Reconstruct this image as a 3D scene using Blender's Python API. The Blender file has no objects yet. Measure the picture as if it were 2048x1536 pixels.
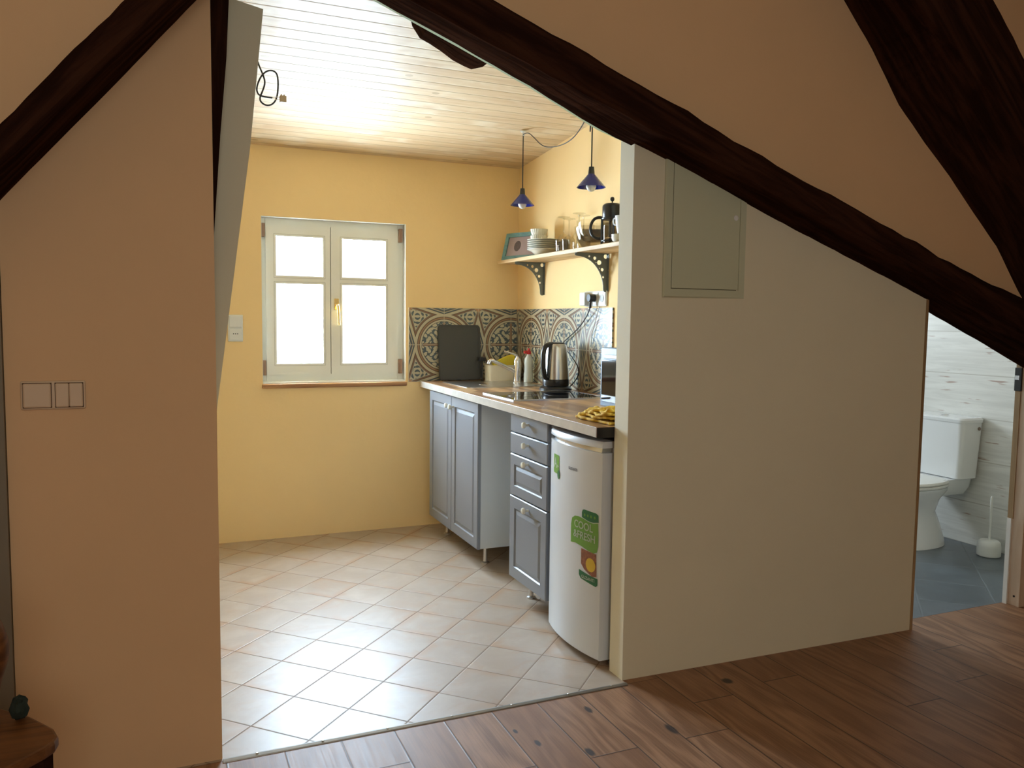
import bpy, bmesh, math, random
from mathutils import Vector, Matrix
R = math.radians
random.seed(7)
S = bpy.context.scene
COL = S.collection

# ------------------------------------------------------------------ camera
cam_d = bpy.data.cameras.new('camera'); cam = bpy.data.objects.new('camera', cam_d); COL.objects.link(cam)
F_PX, YAW, PITCH, ROLL, CAM_H = 1624.8, -0.4063, -0.0783, 0.0123, 1.276
cam_d.sensor_fit = 'HORIZONTAL'; cam_d.sensor_width = 36.0; cam_d.lens = F_PX / 2048 * 36.0
cam_d.clip_start = 0.02; cam_d.clip_end = 100
cy, sy, cp, sp = math.cos(YAW), math.sin(YAW), math.cos(PITCH), math.sin(PITCH)
fw = Vector((-sy * cp, cy * cp, sp)); rt = Vector((cy, sy, 0)); up = rt.cross(fw)
cr, sr = math.cos(ROLL), math.sin(ROLL)
rx = cr * rt + sr * up; uy = -sr * rt + cr * up
cam.matrix_world = Matrix(((rx.x, uy.x, -fw.x, 0), (rx.y, uy.y, -fw.y, 0), (rx.z, uy.z, -fw.z, CAM_H), (0, 0, 0, 1)))
S.camera = cam

# ------------------------------------------------------------------ view, world, daylight
S.view_settings.view_transform = 'Standard'; S.view_settings.look = 'None'
S.view_settings.gamma = 1; S.view_settings.use_curve_mapping = False
S.view_settings.exposure = 0.0
w = bpy.data.worlds.new('sky'); S.world = w; w.use_nodes = True
bg = w.node_tree.nodes['Background']; bg.inputs[0].default_value = (0.86, 0.94, 1.0, 1); bg.inputs[1].default_value = 3.0

def area(name, loc, rot, sx, sy_, power, color, spread=math.pi):
    l = bpy.data.lights.new(name, 'AREA'); l.shape = 'RECTANGLE'; l.size = sx; l.size_y = sy_
    l.energy = power; l.color = color; l.spread = spread
    o = bpy.data.objects.new(name, l); COL.objects.link(o); o.location = loc; o.rotation_euler = rot
    return o
# the bright sky and ground outside the kitchen window, the bathroom window and the window behind the camera
area('kitchen_daylight', (0.93, 5.02, 1.36), (R(-90), 0, 0), 1.0, 1.1, 310, (0.60, 0.80, 1.0))
area('bathroom_daylight', (3.05, 5.02, 1.55), (R(-90), 0, 0), 0.7, 0.9, 46, (0.80, 0.92, 1.0))
area('living_daylight', (0.2, -2.32, 1.95), (R(86), 0, 0), 1.3, 1.1, 15, (1.0, 0.92, 0.77))

# ------------------------------------------------------------------ node helpers
class N:
    """tiny expression helper over shader math nodes"""
    def __init__(s, t, sock): s.t, s.s = t, sock
    @staticmethod
    def m(t, op, *a):
        n = t.nodes.new('ShaderNodeMath'); n.operation = op
        for i, v in enumerate(a):
            if isinstance(v, N): t.links.new(v.s, n.inputs[i])
            else: n.inputs[i].default_value = v
        return N(t, n.outputs[0])
    def __add__(s, o): return N.m(s.t, 'ADD', s, o)
    def __radd__(s, o): return N.m(s.t, 'ADD', o, s)
    def __sub__(s, o): return N.m(s.t, 'SUBTRACT', s, o)
    def __rsub__(s, o): return N.m(s.t, 'SUBTRACT', o, s)
    def __mul__(s, o): return N.m(s.t, 'MULTIPLY', s, o)
    def __rmul__(s, o): return N.m(s.t, 'MULTIPLY', o, s)
    def __truediv__(s, o): return N.m(s.t, 'DIVIDE', s, o)
    def floor(s): return N.m(s.t, 'FLOOR', s)
    def fract(s): return N.m(s.t, 'FRACT', s)
    def abs(s): return N.m(s.t, 'ABSOLUTE', s)
    def sin(s): return N.m(s.t, 'SINE', s)
    def sqrt(s): return N.m(s.t, 'SQRT', s)
    def gt(s, o): return N.m(s.t, 'GREATER_THAN', s, o)
    def lt(s, o): return N.m(s.t, 'LESS_THAN', s, o)
    def mn(s, o): return N.m(s.t, 'MINIMUM', s, o)
    def mx(s, o): return N.m(s.t, 'MAXIMUM', s, o)
    def clamp(s): return N.m(s.t, 'MINIMUM', N.m(s.t, 'MAXIMUM', s, 0.0), 1.0)
    def step(s, a, b):  # smooth ramp 0..1 between a and b
        n = s.t.nodes.new('ShaderNodeMapRange'); n.interpolation_type = 'SMOOTHSTEP'
        s.t.links.new(s.s, n.inputs[0]); n.inputs[1].default_value = a; n.inputs[2].default_value = b
        return N(s.t, n.outputs[0])

def newmat(name):
    m = bpy.data.materials.new(name); m.use_nodes = True
    t = m.node_tree; b = t.nodes['Principled BSDF']
    return m, t, b
def rgb(c): return (c[0], c[1], c[2], 1)
def mixc(t, f, a, b):
    n = t.nodes.new('ShaderNodeMix'); n.data_type = 'RGBA'
    if isinstance(f, N): t.links.new(f.s, n.inputs[0])
    else: n.inputs[0].default_value = f
    for v, i in ((a, 6), (b, 7)):
        if isinstance(v, tuple): n.inputs[i].default_value = rgb(v)
        else: t.links.new(v, n.inputs[i])
    return n.outputs[2]
def coords(t, scale=(1, 1, 1), rot=(0, 0, 0)):
    c = t.nodes.new('ShaderNodeTexCoord'); mp = t.nodes.new('ShaderNodeMapping')
    t.links.new(c.outputs['Object'], mp.inputs[0]); mp.inputs['Scale'].default_value = scale; mp.inputs['Rotation'].default_value = rot
    return mp.outputs[0]
def xyz(t, v=None):
    if v is None: v = coords(t)
    s = t.nodes.new('ShaderNodeSeparateXYZ'); t.links.new(v, s.inputs[0])
    return N(t, s.outputs[0]), N(t, s.outputs[1]), N(t, s.outputs[2])
def vec(t, x, y, z):
    c = t.nodes.new('ShaderNodeCombineXYZ')
    for i, v in enumerate((x, y, z)):
        if isinstance(v, N): t.links.new(v.s, c.inputs[i])
        else: c.inputs[i].default_value = v
    return c.outputs[0]
def noise(t, v, scale, detail=3, rough=0.55, dist=0.0):
    n = t.nodes.new('ShaderNodeTexNoise'); t.links.new(v, n.inputs['Vector'])
    n.inputs['Scale'].default_value = scale; n.inputs['Detail'].default_value = detail
    n.inputs['Roughness'].default_value = rough; n.inputs['Distortion'].default_value = dist
    return N(t, n.outputs[0])
def white(t, v):
    n = t.nodes.new('ShaderNodeTexWhiteNoise'); n.noise_dimensions = '3D'; t.links.new(v, n.inputs['Vector']); return N(t, n.outputs[0])
def bump(t, b, h, strength, dist):
    n = t.nodes.new('ShaderNodeBump'); n.inputs['Strength'].default_value = strength; n.inputs['Distance'].default_value = dist
    t.links.new(h.s, n.inputs['Height']); t.links.new(n.outputs[0], b.inputs['Normal'])
def setc(t, b, c): t.links.new(c, b.inputs['Base Color'])

def plain(name, c, rough=0.5, metal=0.0, spec=0.5, vary=0.0, coat=0.0, bumpy=0.0, scale=60):
    m, t, b = newmat(name)
    b.inputs['Base Color'].default_value = rgb(c); b.inputs['Roughness'].default_value = rough
    b.inputs['Metallic'].default_value = metal; b.inputs['Specular IOR Level'].default_value = spec
    b.inputs['Coat Weight'].default_value = coat
    if vary or bumpy:
        n = noise(t, coords(t), scale, 3)
        if vary: setc(t, b, mixc(t, n, tuple(x * (1 - vary) for x in c), tuple(min(1, x * (1 + vary)) for x in c)))
        if bumpy: bump(t, b, n, bumpy, 0.002)
    return m

def plaster(name, c, var=0.05):
    m, t, b = newmat(name)
    v = coords(t); n = noise(t, v, 2.3, 4); n2 = noise(t, v, 26, 4)
    setc(t, b, mixc(t, n, tuple(x * (1 - var) for x in c), tuple(min(1, x * (1 + var)) for x in c)))
    b.inputs['Roughness'].default_value = 0.85; b.inputs['Specular IOR Level'].default_value = 0.2
    bump(t, b, n2 + noise(t, v, 5, 2) * 1.5, 0.25, 0.004)
    return m

def wood(name, dark, light, axis='x', rough=0.5, scale=1.0, coat=0.0, spec=0.5, contrast=(0.35, 0.65)):
    m, t, b = newmat(name)
    sc = {'x': (2, 28, 28), 'y': (28, 2, 28), 'z': (28, 28, 2)}[axis]
    n = noise(t, coords(t, tuple(s * scale for s in sc)), 1.0, 5, 0.6, 0.6)
    setc(t, b, mixc(t, n.step(*contrast), dark, light))
    b.inputs['Roughness'].default_value = rough; b.inputs['Coat Weight'].default_value = coat
    b.inputs['Specular IOR Level'].default_value = spec
    bump(t, b, n, 0.3, 0.002)
    return m

def glassy(name, tint=(1, 1, 1), refl=0.06, rough=0.02, edge=0.45):
    m = bpy.data.materials.new(name); m.use_nodes = True; t = m.node_tree; t.nodes.clear()
    o = t.nodes.new('ShaderNodeOutputMaterial'); mx = t.nodes.new('ShaderNodeMixShader')
    tr = t.nodes.new('ShaderNodeBsdfTransparent'); tr.inputs[0].default_value = rgb(tint)
    gl = t.nodes.new('ShaderNodeBsdfGlossy'); gl.inputs['Roughness'].default_value = rough
    lw = t.nodes.new('ShaderNodeLayerWeight'); lw.inputs[0].default_value = 0.35
    mr = t.nodes.new('ShaderNodeMapRange'); mr.inputs[3].default_value = refl; mr.inputs[4].default_value = edge
    t.links.new(lw.outputs['Facing'], mr.inputs[0]); t.links.new(mr.outputs[0], mx.inputs[0])
    t.links.new(tr.outputs[0], mx.inputs[1]); t.links.new(gl.outputs[0], mx.inputs[2]); t.links.new(mx.outputs[0], o.inputs[0])
    return m

# ------------------------------------------------------------------ mesh helpers
class MB:
    def __init__(s): s.b = bmesh.new()
    def box(s, x0, x1, y0, y1, z0, z1, bev=0.0, seg=2):
        r = bmesh.ops.create_cube(s.b, size=1)
        vs = r['verts']
        for v in vs:
            v.co = Vector(((x0 + x1) / 2 + v.co.x * (x1 - x0), (y0 + y1) / 2 + v.co.y * (y1 - y0), (z0 + z1) / 2 + v.co.z * (z1 - z0)))
        if bev:
            es = list({e for v in vs for e in v.link_edges})
            bmesh.ops.bevel(s.b, geom=es, offset=bev, segments=seg, profile=0.5, affect='EDGES')
        return s
    def prism(s, pts, axis, a, b):
        """extrude a polygon of 2-D points along an axis; y: pts=(x,z); x: pts=(y,z); z: pts=(x,y)"""
        f = {'y': lambda p, t: (p[0], t, p[1]), 'x': lambda p, t: (t, p[0], p[1]), 'z': lambda p, t: (p[0], p[1], t)}[axis]
        A = [s.b.verts.new(f(p, a)) for p in pts]; B = [s.b.verts.new(f(p, b)) for p in pts]
        s.b.faces.new(A); s.b.faces.new(B[::-1])
        n = len(pts)
        for i in range(n): s.b.faces.new((A[i], B[i], B[(i + 1) % n], A[(i + 1) % n]))
        return s
    def loft(s, rings, caps=True, closed=False):
        V = [[s.b.verts.new(p) for p in r] for r in rings]; n = len(V[0])
        m = len(V)
        for i in range(m if closed else m - 1):
            a, b = V[i], V[(i + 1) % m]
            for j in range(n): s.b.faces.new((a[j], a[(j + 1) % n], b[(j + 1) % n], b[j]))
        if caps and not closed: s.b.faces.new(V[0][::-1]); s.b.faces.new(V[-1])
        return s
    def lathe(s, prof, c, n=40, axis='z', caps=True):
        """prof: (radius, height)"""
        rings = []
        for r, h in prof:
            ring = []
            for k in range(n):
                a = 2 * math.pi * k / n; u, v = r * math.cos(a), r * math.sin(a)
                p = {'z': (u, v, h), 'x': (h, u, v), 'y': (v, h, u)}[axis]
                ring.append((c[0] + p[0], c[1] + p[1], c[2] + p[2]))
            rings.append(ring)
        return s.loft(rings, caps)
    def tube(s, pts, r, n=10, smooth=0, closed=False, flat=1.0):
        P = [Vector(p) for p in pts]
        for _ in range(smooth):
            Q = []
            m = len(P)
            for i in range(m if closed else m - 1):
                a, b = P[i], P[(i + 1) % m]
                Q += [a * .75 + b * .25, a * .25 + b * .75]
            if not closed: Q = [P[0]] + Q + [P[-1]]
            P = Q
        rings = []; m = len(P); prev = None
        for i, p in enumerate(P):
            if closed: d = P[(i + 1) % m] - P[i - 1]
            else: d = P[min(i + 1, m - 1)] - P[max(i - 1, 0)]
            d.normalize()
            if prev is None:
                u = d.orthogonal().normalized()
            else:
                u = (prev - d * prev.dot(d))
                u = u.normalized() if u.length > 1e-6 else d.orthogonal().normalized()
            prev = u; v = d.cross(u)
            rr = r[i * len(r) // m] if isinstance(r, (list, tuple)) else r
            rings.append([p + (u * math.cos(2 * math.pi * k / n) + v * math.sin(2 * math.pi * k / n) * flat) * rr for k in range(n)])
        return s.loft(rings, not closed, closed)
    def panel(s, x, y0, y1, z0, z1, rings, back):
        """front facing -x made of rectangular rings (inset, depth)"""
        R_ = [(0, back)] + rings
        rr = []
        for i, d in R_:
            rr.append([(x + d, y0 + i, z0 + i), (x + d, y1 - i, z0 + i), (x + d, y1 - i, z1 - i), (x + d, y0 + i, z1 - i)])
        return s.loft(rr, True)
    def build(s, name, mat, parent=None, smooth=False, loc=None, bevel=0.0):
        bmesh.ops.recalc_face_normals(s.b, faces=s.b.faces)
        me = bpy.data.meshes.new(name); s.b.to_mesh(me); s.b.free()
        o = bpy.data.objects.new(name, me); COL.objects.link(o)
        if mat: me.materials.append(mat)
        if smooth:
            me.polygons.foreach_set('use_smooth', [True] * len(me.polygons))
            me.set_sharp_from_angle(angle=R(38))
        base = None
        if parent is not None:
            base = wloc(parent); me.transform(Matrix.Translation(-base)); o.parent = parent
        elif loc is not None:
            me.transform(Matrix.Translation(-Vector(loc))); o.location = loc
        if bevel:
            md = o.modifiers.new('bevel', 'BEVEL'); md.width = bevel; md.segments = 2; md.limit_method = 'ANGLE'; md.angle_limit = R(40)
        return o
def wloc(o):
    v = Vector(o.location)
    while o.parent: o = o.parent; v += o.location
    return v
def tag(o, label, cat, group=None, kind=None):
    o['label'] = label; o['category'] = cat
    if group: o['group'] = group
    if kind: o['kind'] = kind
    return o
def thing(name, loc, label, cat, group=None):
    o = bpy.data.objects.new(name, None); COL.objects.link(o); o.location = loc; o.empty_display_size = 0.05
    return tag(o, label, cat, group)
def struct(o, kind='structure'):
    o['kind'] = 'structure'; return o
def copytree(o, delta=None, parent=None):
    c = o.copy(); COL.objects.link(c)
    if parent is not None: c.parent = parent
    if delta is not None: c.location = Vector(o.location) + Vector(delta)
    for ch in list(o.children): copytree(ch, None, c)
    return c
def text_mesh(name, body, size, mat, parent, origin, xdir, updir, thick=0.0006, align='CENTER', spacing=1.0, line=0.85, sx=1.0, bold=0.0, shear=0.0):
    cu = bpy.data.curves.new(name, 'FONT'); cu.body = body; cu.size = size; cu.align_x = align; cu.align_y = 'CENTER'
    cu.extrude = thick; cu.space_character = spacing; cu.space_line = line; cu.offset = bold
    tmp = bpy.data.objects.new(name, cu); COL.objects.link(tmp)
    dg = bpy.context.evaluated_depsgraph_get(); me = bpy.data.meshes.new_from_object(tmp.evaluated_get(dg)); 
    COL.objects.unlink(tmp); bpy.data.objects.remove(tmp); bpy.data.curves.remove(cu)
    X, U = Vector(xdir), Vector(updir); Nn = X.cross(U)
    base = wloc(parent) if parent else Vector()
    for v in me.vertices:
        x, y, z = v.co
        v.co = Vector(origin) + X * (x * sx) + U * (y + shear * x) + Nn * z - base
    me.materials.clear(); me.materials.append(mat)
    o = bpy.data.objects.new(name, me); COL.objects.link(o)
    if parent: o.parent = parent
    return o

# ------------------------------------------------------------------ materials
M_yellow = plaster('yellow_paint', (0.95, 0.70, 0.36))
M_peach = plaster('peach_paint', (0.80, 0.53, 0.30))
M_cream = plaster('cream_paint', (0.80, 0.74, 0.55))
M_greenish = plaster('pale_green_plaster', (0.55, 0.62, 0.38))
M_white_rev = plaster('white_reveal_paint', (0.82, 0.82, 0.78), 0.03)
M_frame = plain('white_window_paint', (0.87, 0.86, 0.78), 0.4)
M_groove = plain('groove_shadow_gap', (0.45, 0.42, 0.33), 0.7)
M_pane = glassy('window_glass', (1, 1, 1), 0.03, 0.0, 0.4)
M_sill = wood('sill_wood', (0.30, 0.13, 0.05), (0.55, 0.30, 0.13), 'x', 0.4)
M_block = wood('brown_hinge_wood', (0.22, 0.12, 0.07), (0.42, 0.25, 0.16), 'z', 0.5)
M_brass = plain('brass', (0.75, 0.52, 0.2), 0.25, 1.0)
M_chrome = plain('chrome', (0.8, 0.8, 0.82), 0.12, 1.0)
M_steel = plain('brushed_steel', (0.62, 0.60, 0.57), 0.28, 1.0)
M_grey = plain('grey_cabinet_paint', (0.235, 0.255, 0.29), 0.36, spec=0.5)
M_carcass = plain('white_carcass', (0.62, 0.65, 0.66), 0.45)
M_dark = plain('black_plastic', (0.015, 0.015, 0.016), 0.3)
M_cable = plain('black_cable', (0.012, 0.010, 0.010), 0.5)
M_fridge = plain('fridge_white', (0.70, 0.73, 0.76), 0.25)
M_seal = plain('grey_seal', (0.10, 0.10, 0.11), 0.4)
M_white = plain('white_plastic', (0.78, 0.79, 0.77), 0.35)
M_swcream = plain('switch_plastic', (0.74, 0.56, 0.38), 0.45)
M_beigep = plain('cream_plastic', (0.74, 0.65, 0.48), 0.4)
M_porc = plain('white_porcelain', (0.78, 0.80, 0.82), 0.12, coat=0.3)
M_china = plain('cream_china', (0.80, 0.78, 0.68), 0.18)
M_hob = plain('black_glass', (0.006, 0.006, 0.008), 0.04)
M_micro = plain('silver_paint', (0.12, 0.17, 0.24), 0.4, 0.0)
M_silver = plain('light_silver', (0.7, 0.72, 0.74), 0.2, 0.7)
M_tray = plain('dark_grey_board', (0.055, 0.055, 0.05), 0.55, bumpy=0.2, scale=200)
M_blue = plain('cobalt_glass', (0.006, 0.016, 0.20), 0.12, spec=0.7)
M_bulb = plain('white_bulb_glass', (0.82, 0.80, 0.72), 0.2)
M_teal = wood('teal_wood', (0.10, 0.22, 0.21), (0.16, 0.30, 0.28), 'y', 0.6)
M_paper = plain('picture_paper', (0.36, 0.26, 0.24), 0.7, vary=0.06, scale=30)
M_sketch = plain('picture_ink', (0.10, 0.07, 0.06), 0.8, vary=0.5, scale=160)
M_glass = glassy('clear_glass', (0.955, 0.945, 0.91), 0.03, 0.05, 0.32)
M_glassbowl = glassy('bowl_glass', (0.985, 0.97, 0.94), 0.03, 0.05, 0.22)
M_bracket = plain('grey_green_bracket', (0.15, 0.17, 0.165), 0.5)
M_shelf = wood('shelf_wood', (0.46, 0.28, 0.12), (0.72, 0.52, 0.28), 'y', 0.5, 0.8)
M_redcap = plain('red_cap', (0.55, 0.03, 0.03), 0.35)
M_bottle = plain('pale_bottle', (0.66, 0.66, 0.58), 0.3)
M_sponge = plain('yellow_cloth', (0.78, 0.62, 0.05), 0.8, bumpy=0.5, scale=200)
M_term = plain('terminal_beige', (0.45, 0.33, 0.20), 0.5)
M_green1 = plain('sticker_green', (0.16, 0.36, 0.05), 0.35)
M_green2 = plain('sticker_dark_green', (0.02, 0.16, 0.06), 0.35)
M_ink = plain('badge_grey', (0.12, 0.12, 0.14), 0.4)
M_stw = plain('sticker_white', (0.75, 0.80, 0.72), 0.4)
M_lemon = plain('sticker_lemon', (0.70, 0.48, 0.03), 0.4)
M_fruit = plain('sticker_fruit', (0.28, 0.10, 0.05), 0.4, vary=0.9, scale=90)
M_jamb = wood('pale_pine_jamb', (0.62, 0.46, 0.32), (0.74, 0.60, 0.46), 'z', 0.5)
M_jambdark = wood('pine_edge', (0.30, 0.19, 0.09), (0.42, 0.28, 0.14), 'z', 0.5)
M_alum = plain('threshold_aluminium', (0.35, 0.35, 0.34), 0.35, 0.8)
M_seat = wood('varnished_wood', (0.09, 0.030, 0.008), (0.20, 0.075, 0.02), 'x', 0.45)
M_foliage = plain('dark_green_fabric', (0.02, 0.03, 0.02), 0.9, bumpy=1.0, scale=90)
M_panelgreen = plain('access_panel_paint', (0.60, 0.62, 0.44), 0.5)
M_casing = plain('grey_door_casing', (0.22, 0.185, 0.13), 0.6)

# beams: dark stained, hewn timber
def beam_mat(ang):
    m, t, b = newmat('dark_stained_timber')
    rc = xyz(t); ca, sa = math.cos(ang), math.sin(ang)
    n = noise(t, vec(t, (rc[0] * ca + rc[2] * sa) * 2.2, rc[1] * 26, (rc[2] * ca - rc[0] * sa) * 26), 1.0, 5, 0.6, 0.5); n2 = noise(t, coords(t), 4, 3)
    setc(t, b, mixc(t, n.step(0.35, 0.7), (0.020, 0.008, 0.005), (0.050, 0.020, 0.011)))
    b.inputs['Roughness'].default_value = 0.9; b.inputs['Specular IOR Level'].default_value = 0.0
    bump(t, b, n + n2 * 0.6, 0.8, 0.008)
    return m
M_beam = beam_mat(R(-21)); M_beam_r = beam_mat(R(-44)); M_beam_l = beam_mat(R(50)); M_beam_v = beam_mat(R(90))

# ceiling: whitewashed tongue-and-groove boards running along x
def ceiling_mat():
    m, t, b = newmat('whitewashed_boards')
    x, y, z = xyz(t)
    W = 0.083
    q = y / W; idx = q.floor(); f = q.fract()
    edge = f.mn(1.0 - f)
    groove = edge.lt(0.035)
    rnd = white(t, vec(t, idx, 3.1, 0.0))
    grain = noise(t, vec(t, x * 1.6 + rnd * 40, y * 22, rnd * 9), 1.0, 5, 0.6, 0.9)
    blot = noise(t, vec(t, x * 2.2 + rnd * 17, y * 3, 0.0), 1.6, 3, 0.5, 0.5)
    c = mixc(t, grain.step(0.3, 0.7), (0.62, 0.43, 0.25), (0.74, 0.57, 0.36))
    c = mixc(t, blot.step(0.52, 0.72) * 0.75, c, (0.82, 0.70, 0.52))
    kn = white(t, vec(t, (x * 3.3 + rnd * 5).floor(), idx, 5.0)).gt(0.93)
    kx = (x * 3.3 + rnd * 5).fract() - 0.5; ky = f - 0.5
    kd = (kx * kx * 7.0 + ky * ky).sqrt().lt(0.16)
    c = mixc(t, kn * kd * 0.6, c, (0.40, 0.26, 0.13))
    c = mixc(t, groove * 0.65, c, (0.36, 0.25, 0.14))
    setc(t, b, c)
    b.inputs['Roughness'].default_value = 0.5; b.inputs['Coat Weight'].default_value = 0.05; b.inputs['Coat Roughness'].default_value = 0.45; b.inputs['Specular IOR Level'].default_value = 0.25; b.inputs['Coat IOR'].default_value = 1.5
    bump(t, b, edge.step(0.0, 0.09), 0.5, 0.004)
    return m
M_ceil = ceiling_mat()

# kitchen floor: square tiles laid diagonally
def tilefloor_mat(name, s, a0, b0, base, rust, dark, grout, rough, gw=0.010, rust_amt=0.8, coat=0.9):
    m, t, b = newmat(name)
    x, y, z = xyz(t)
    k = s * math.sqrt(2)
    u = (x - y - a0) / k; v = (x + y - b0) / k
    iu, iv = u.floor(), v.floor(); fu, fv = u.fract(), v.fract()
    e = fu.mn(1.0 - fu).mn(fv.mn(1.0 - fv))
    rnd = white(t, vec(t, iu, iv, 1.0))
    n = noise(t, vec(t, x + rnd * 9, y + rnd * 5, rnd), 5.0, 5, 0.6, 0.5)
    n2 = noise(t, vec(t, x * 1.3 + rnd * 3, y * 1.3, rnd * 2), 2.6, 3, 0.5, 0.4)
    c = mixc(t, n.step(0.35, 0.7), dark, base)
    near_edge = 1.0 - e.step(0.0, 0.22)
    c = mixc(t, (near_edge * n2.step(0.48, 0.62) * rust_amt), c, rust)
    c = mixc(t, (noise(t, vec(t, x * 2 + rnd * 3, y * 2, rnd * 4), 4.0, 4, 0.6, 0.8).step(0.5, 0.68) * 0.35 * rust_amt), c, rust)
    c = mixc(t, rnd * 0.22, c, tuple(q * 0.8 for q in base))
    g = 1.0 - e.step(gw * 0.5, gw * 1.3)
    c = mixc(t, g * 0.75, c, grout)
    setc(t, b, c)
    rr = n * 0.12 + rough
    t.links.new(((1.0 - g * 0.8) * coat).s, b.inputs['Coat Weight']); b.inputs['Coat Roughness'].default_value = 0.33; b.inputs['Coat IOR'].default_value = 1.7
    t.links.new((rr + g * 0.3).s, b.inputs['Roughness'])
    bump(t, b, e.step(gw * 0.4, gw * 2.5) + n * 0.12 + noise(t, vec(t, x, y, 0.0), 22, 4) * 0.10, 0.35, 0.0025)
    return m
M_tile = tilefloor_mat('diagonal_beige_tiles', 0.2187, -2.03, 3.415, (0.53, 0.44, 0.355), (0.46, 0.28, 0.16), (0.44, 0.35, 0.27), (0.17, 0.10, 0.055), 0.36, 0.0095, 0.9, 0.16)
M_bathtile = tilefloor_mat('blue_grey_floor_tiles', 0.33, 0.1, 6.35, (0.13, 0.16, 0.19), (0.10, 0.12, 0.14), (0.085, 0.105, 0.125), (0.22, 0.25, 0.27), 0.28, 0.008, coat=0.2)

# wooden floor: uses the per-board attribute (across, along, id)
PLANK_W = 0.1635
KNOTS = [(1.83, 2.26, 0.030, 0.018)]
def woodfloor_mat():
    m, t, b = newmat('oiled_floorboards')
    a = t.nodes.new('ShaderNodeAttribute'); a.attribute_name = 'board'
    l = t.nodes.new('ShaderNodeAttribute'); l.attribute_name = 'boardlen'
    u, v, i = xyz(t, a.outputs['Vector']); L = N(t, l.outputs['Fac'])
    e = u.mn(PLANK_W - u).mn(v.mn(L - v))
    r1 = white(t, vec(t, i, 1.0, 0.0)); r2 = white(t, vec(t, i, 7.0, 2.0))
    wob = noise(t, vec(t, v * 1.1 + r1 * 30, u * 5, r2 * 9), 1.5, 2, 0.5)
    ring = ((u * 13.0 + wob * 7.0 + r1 * 6) * 5.0).sin() * 0.5 + 0.5
    fine = noise(t, vec(t, v * 5 + r2 * 20, u * 150, r1 * 3), 1.0, 4, 0.6)
    g = (ring * 0.26 + fine * 0.74)
    c = mixc(t, g.step(0.25, 0.8), (0.20, 0.090, 0.040), (0.46, 0.25, 0.135))
    c = mixc(t, r2 * 0.55, c, (0.24, 0.105, 0.045))
    b.inputs['Coat Weight'].default_value = 0.35; b.inputs['Coat Roughness'].default_value = 0.62; b.inputs['Specular IOR Level'].default_value = 0.35
    x, y, z = xyz(t)
    for kx, ky, ka, kb in KNOTS_ALL:
        dx = (x - kx) / ka; dy = (y - ky) / kb
        d = (dx * dx + dy * dy).sqrt() + (fine - 0.5) * 0.5
        c = mixc(t, (1.0 - d.step(0.55, 1.1)) * 0.92, c, (0.018, 0.012, 0.012))
    c = mixc(t, (1.0 - e.step(0.0008, 0.0028)) * 0.9, c, (0.03, 0.012, 0.006))
    setc(t, b, c)
    b.inputs['Roughness'].default_value = 0.38
    t.links.new((fine * 0.25 + 0.36).s, b.inputs['Roughness'])
    bump(t, b, e.step(0.0, 0.005) + g * 0.25, 0.4, 0.002)
    return m
KNOTS_ALL = [(1.83, 2.275, 0.022, 0.026), (1.265, 2.27, 0.012, 0.030), (1.142, 2.035, 0.014, 0.028), (0.985, 2.23, 0.008, 0.016), (1.02, 2.14, 0.010, 0.022), (1.447, 2.06, 0.016, 0.040)]
M_floor = woodfloor_mat()

# worktop: acacia block
def worktop_mat():
    m, t, b = newmat('acacia_block_worktop')
    x, y, z = xyz(t)
    row = (x / 0.042).floor(); off = white(t, vec(t, row, 0.0, 0.0))
    col = (y / 0.27 + off * 3).floor(); r = white(t, vec(t, row, col, 2.0))
    g = noise(t, vec(t, x * 60, y * 4 + r * 20, r), 1.0, 4, 0.6, 0.5)
    c = mixc(t, r.step(0.1, 0.9), (0.17, 0.075, 0.035), (0.58, 0.36, 0.17))
    c = mixc(t, g * 0.5, c, (0.36, 0.19, 0.09))
    setc(t, b, c); b.inputs['Roughness'].default_value = 0.32; b.inputs['Coat Weight'].default_value = 0.2; b.inputs['Coat Roughness'].default_value = 0.3
    return m
M_top = worktop_mat()

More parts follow.
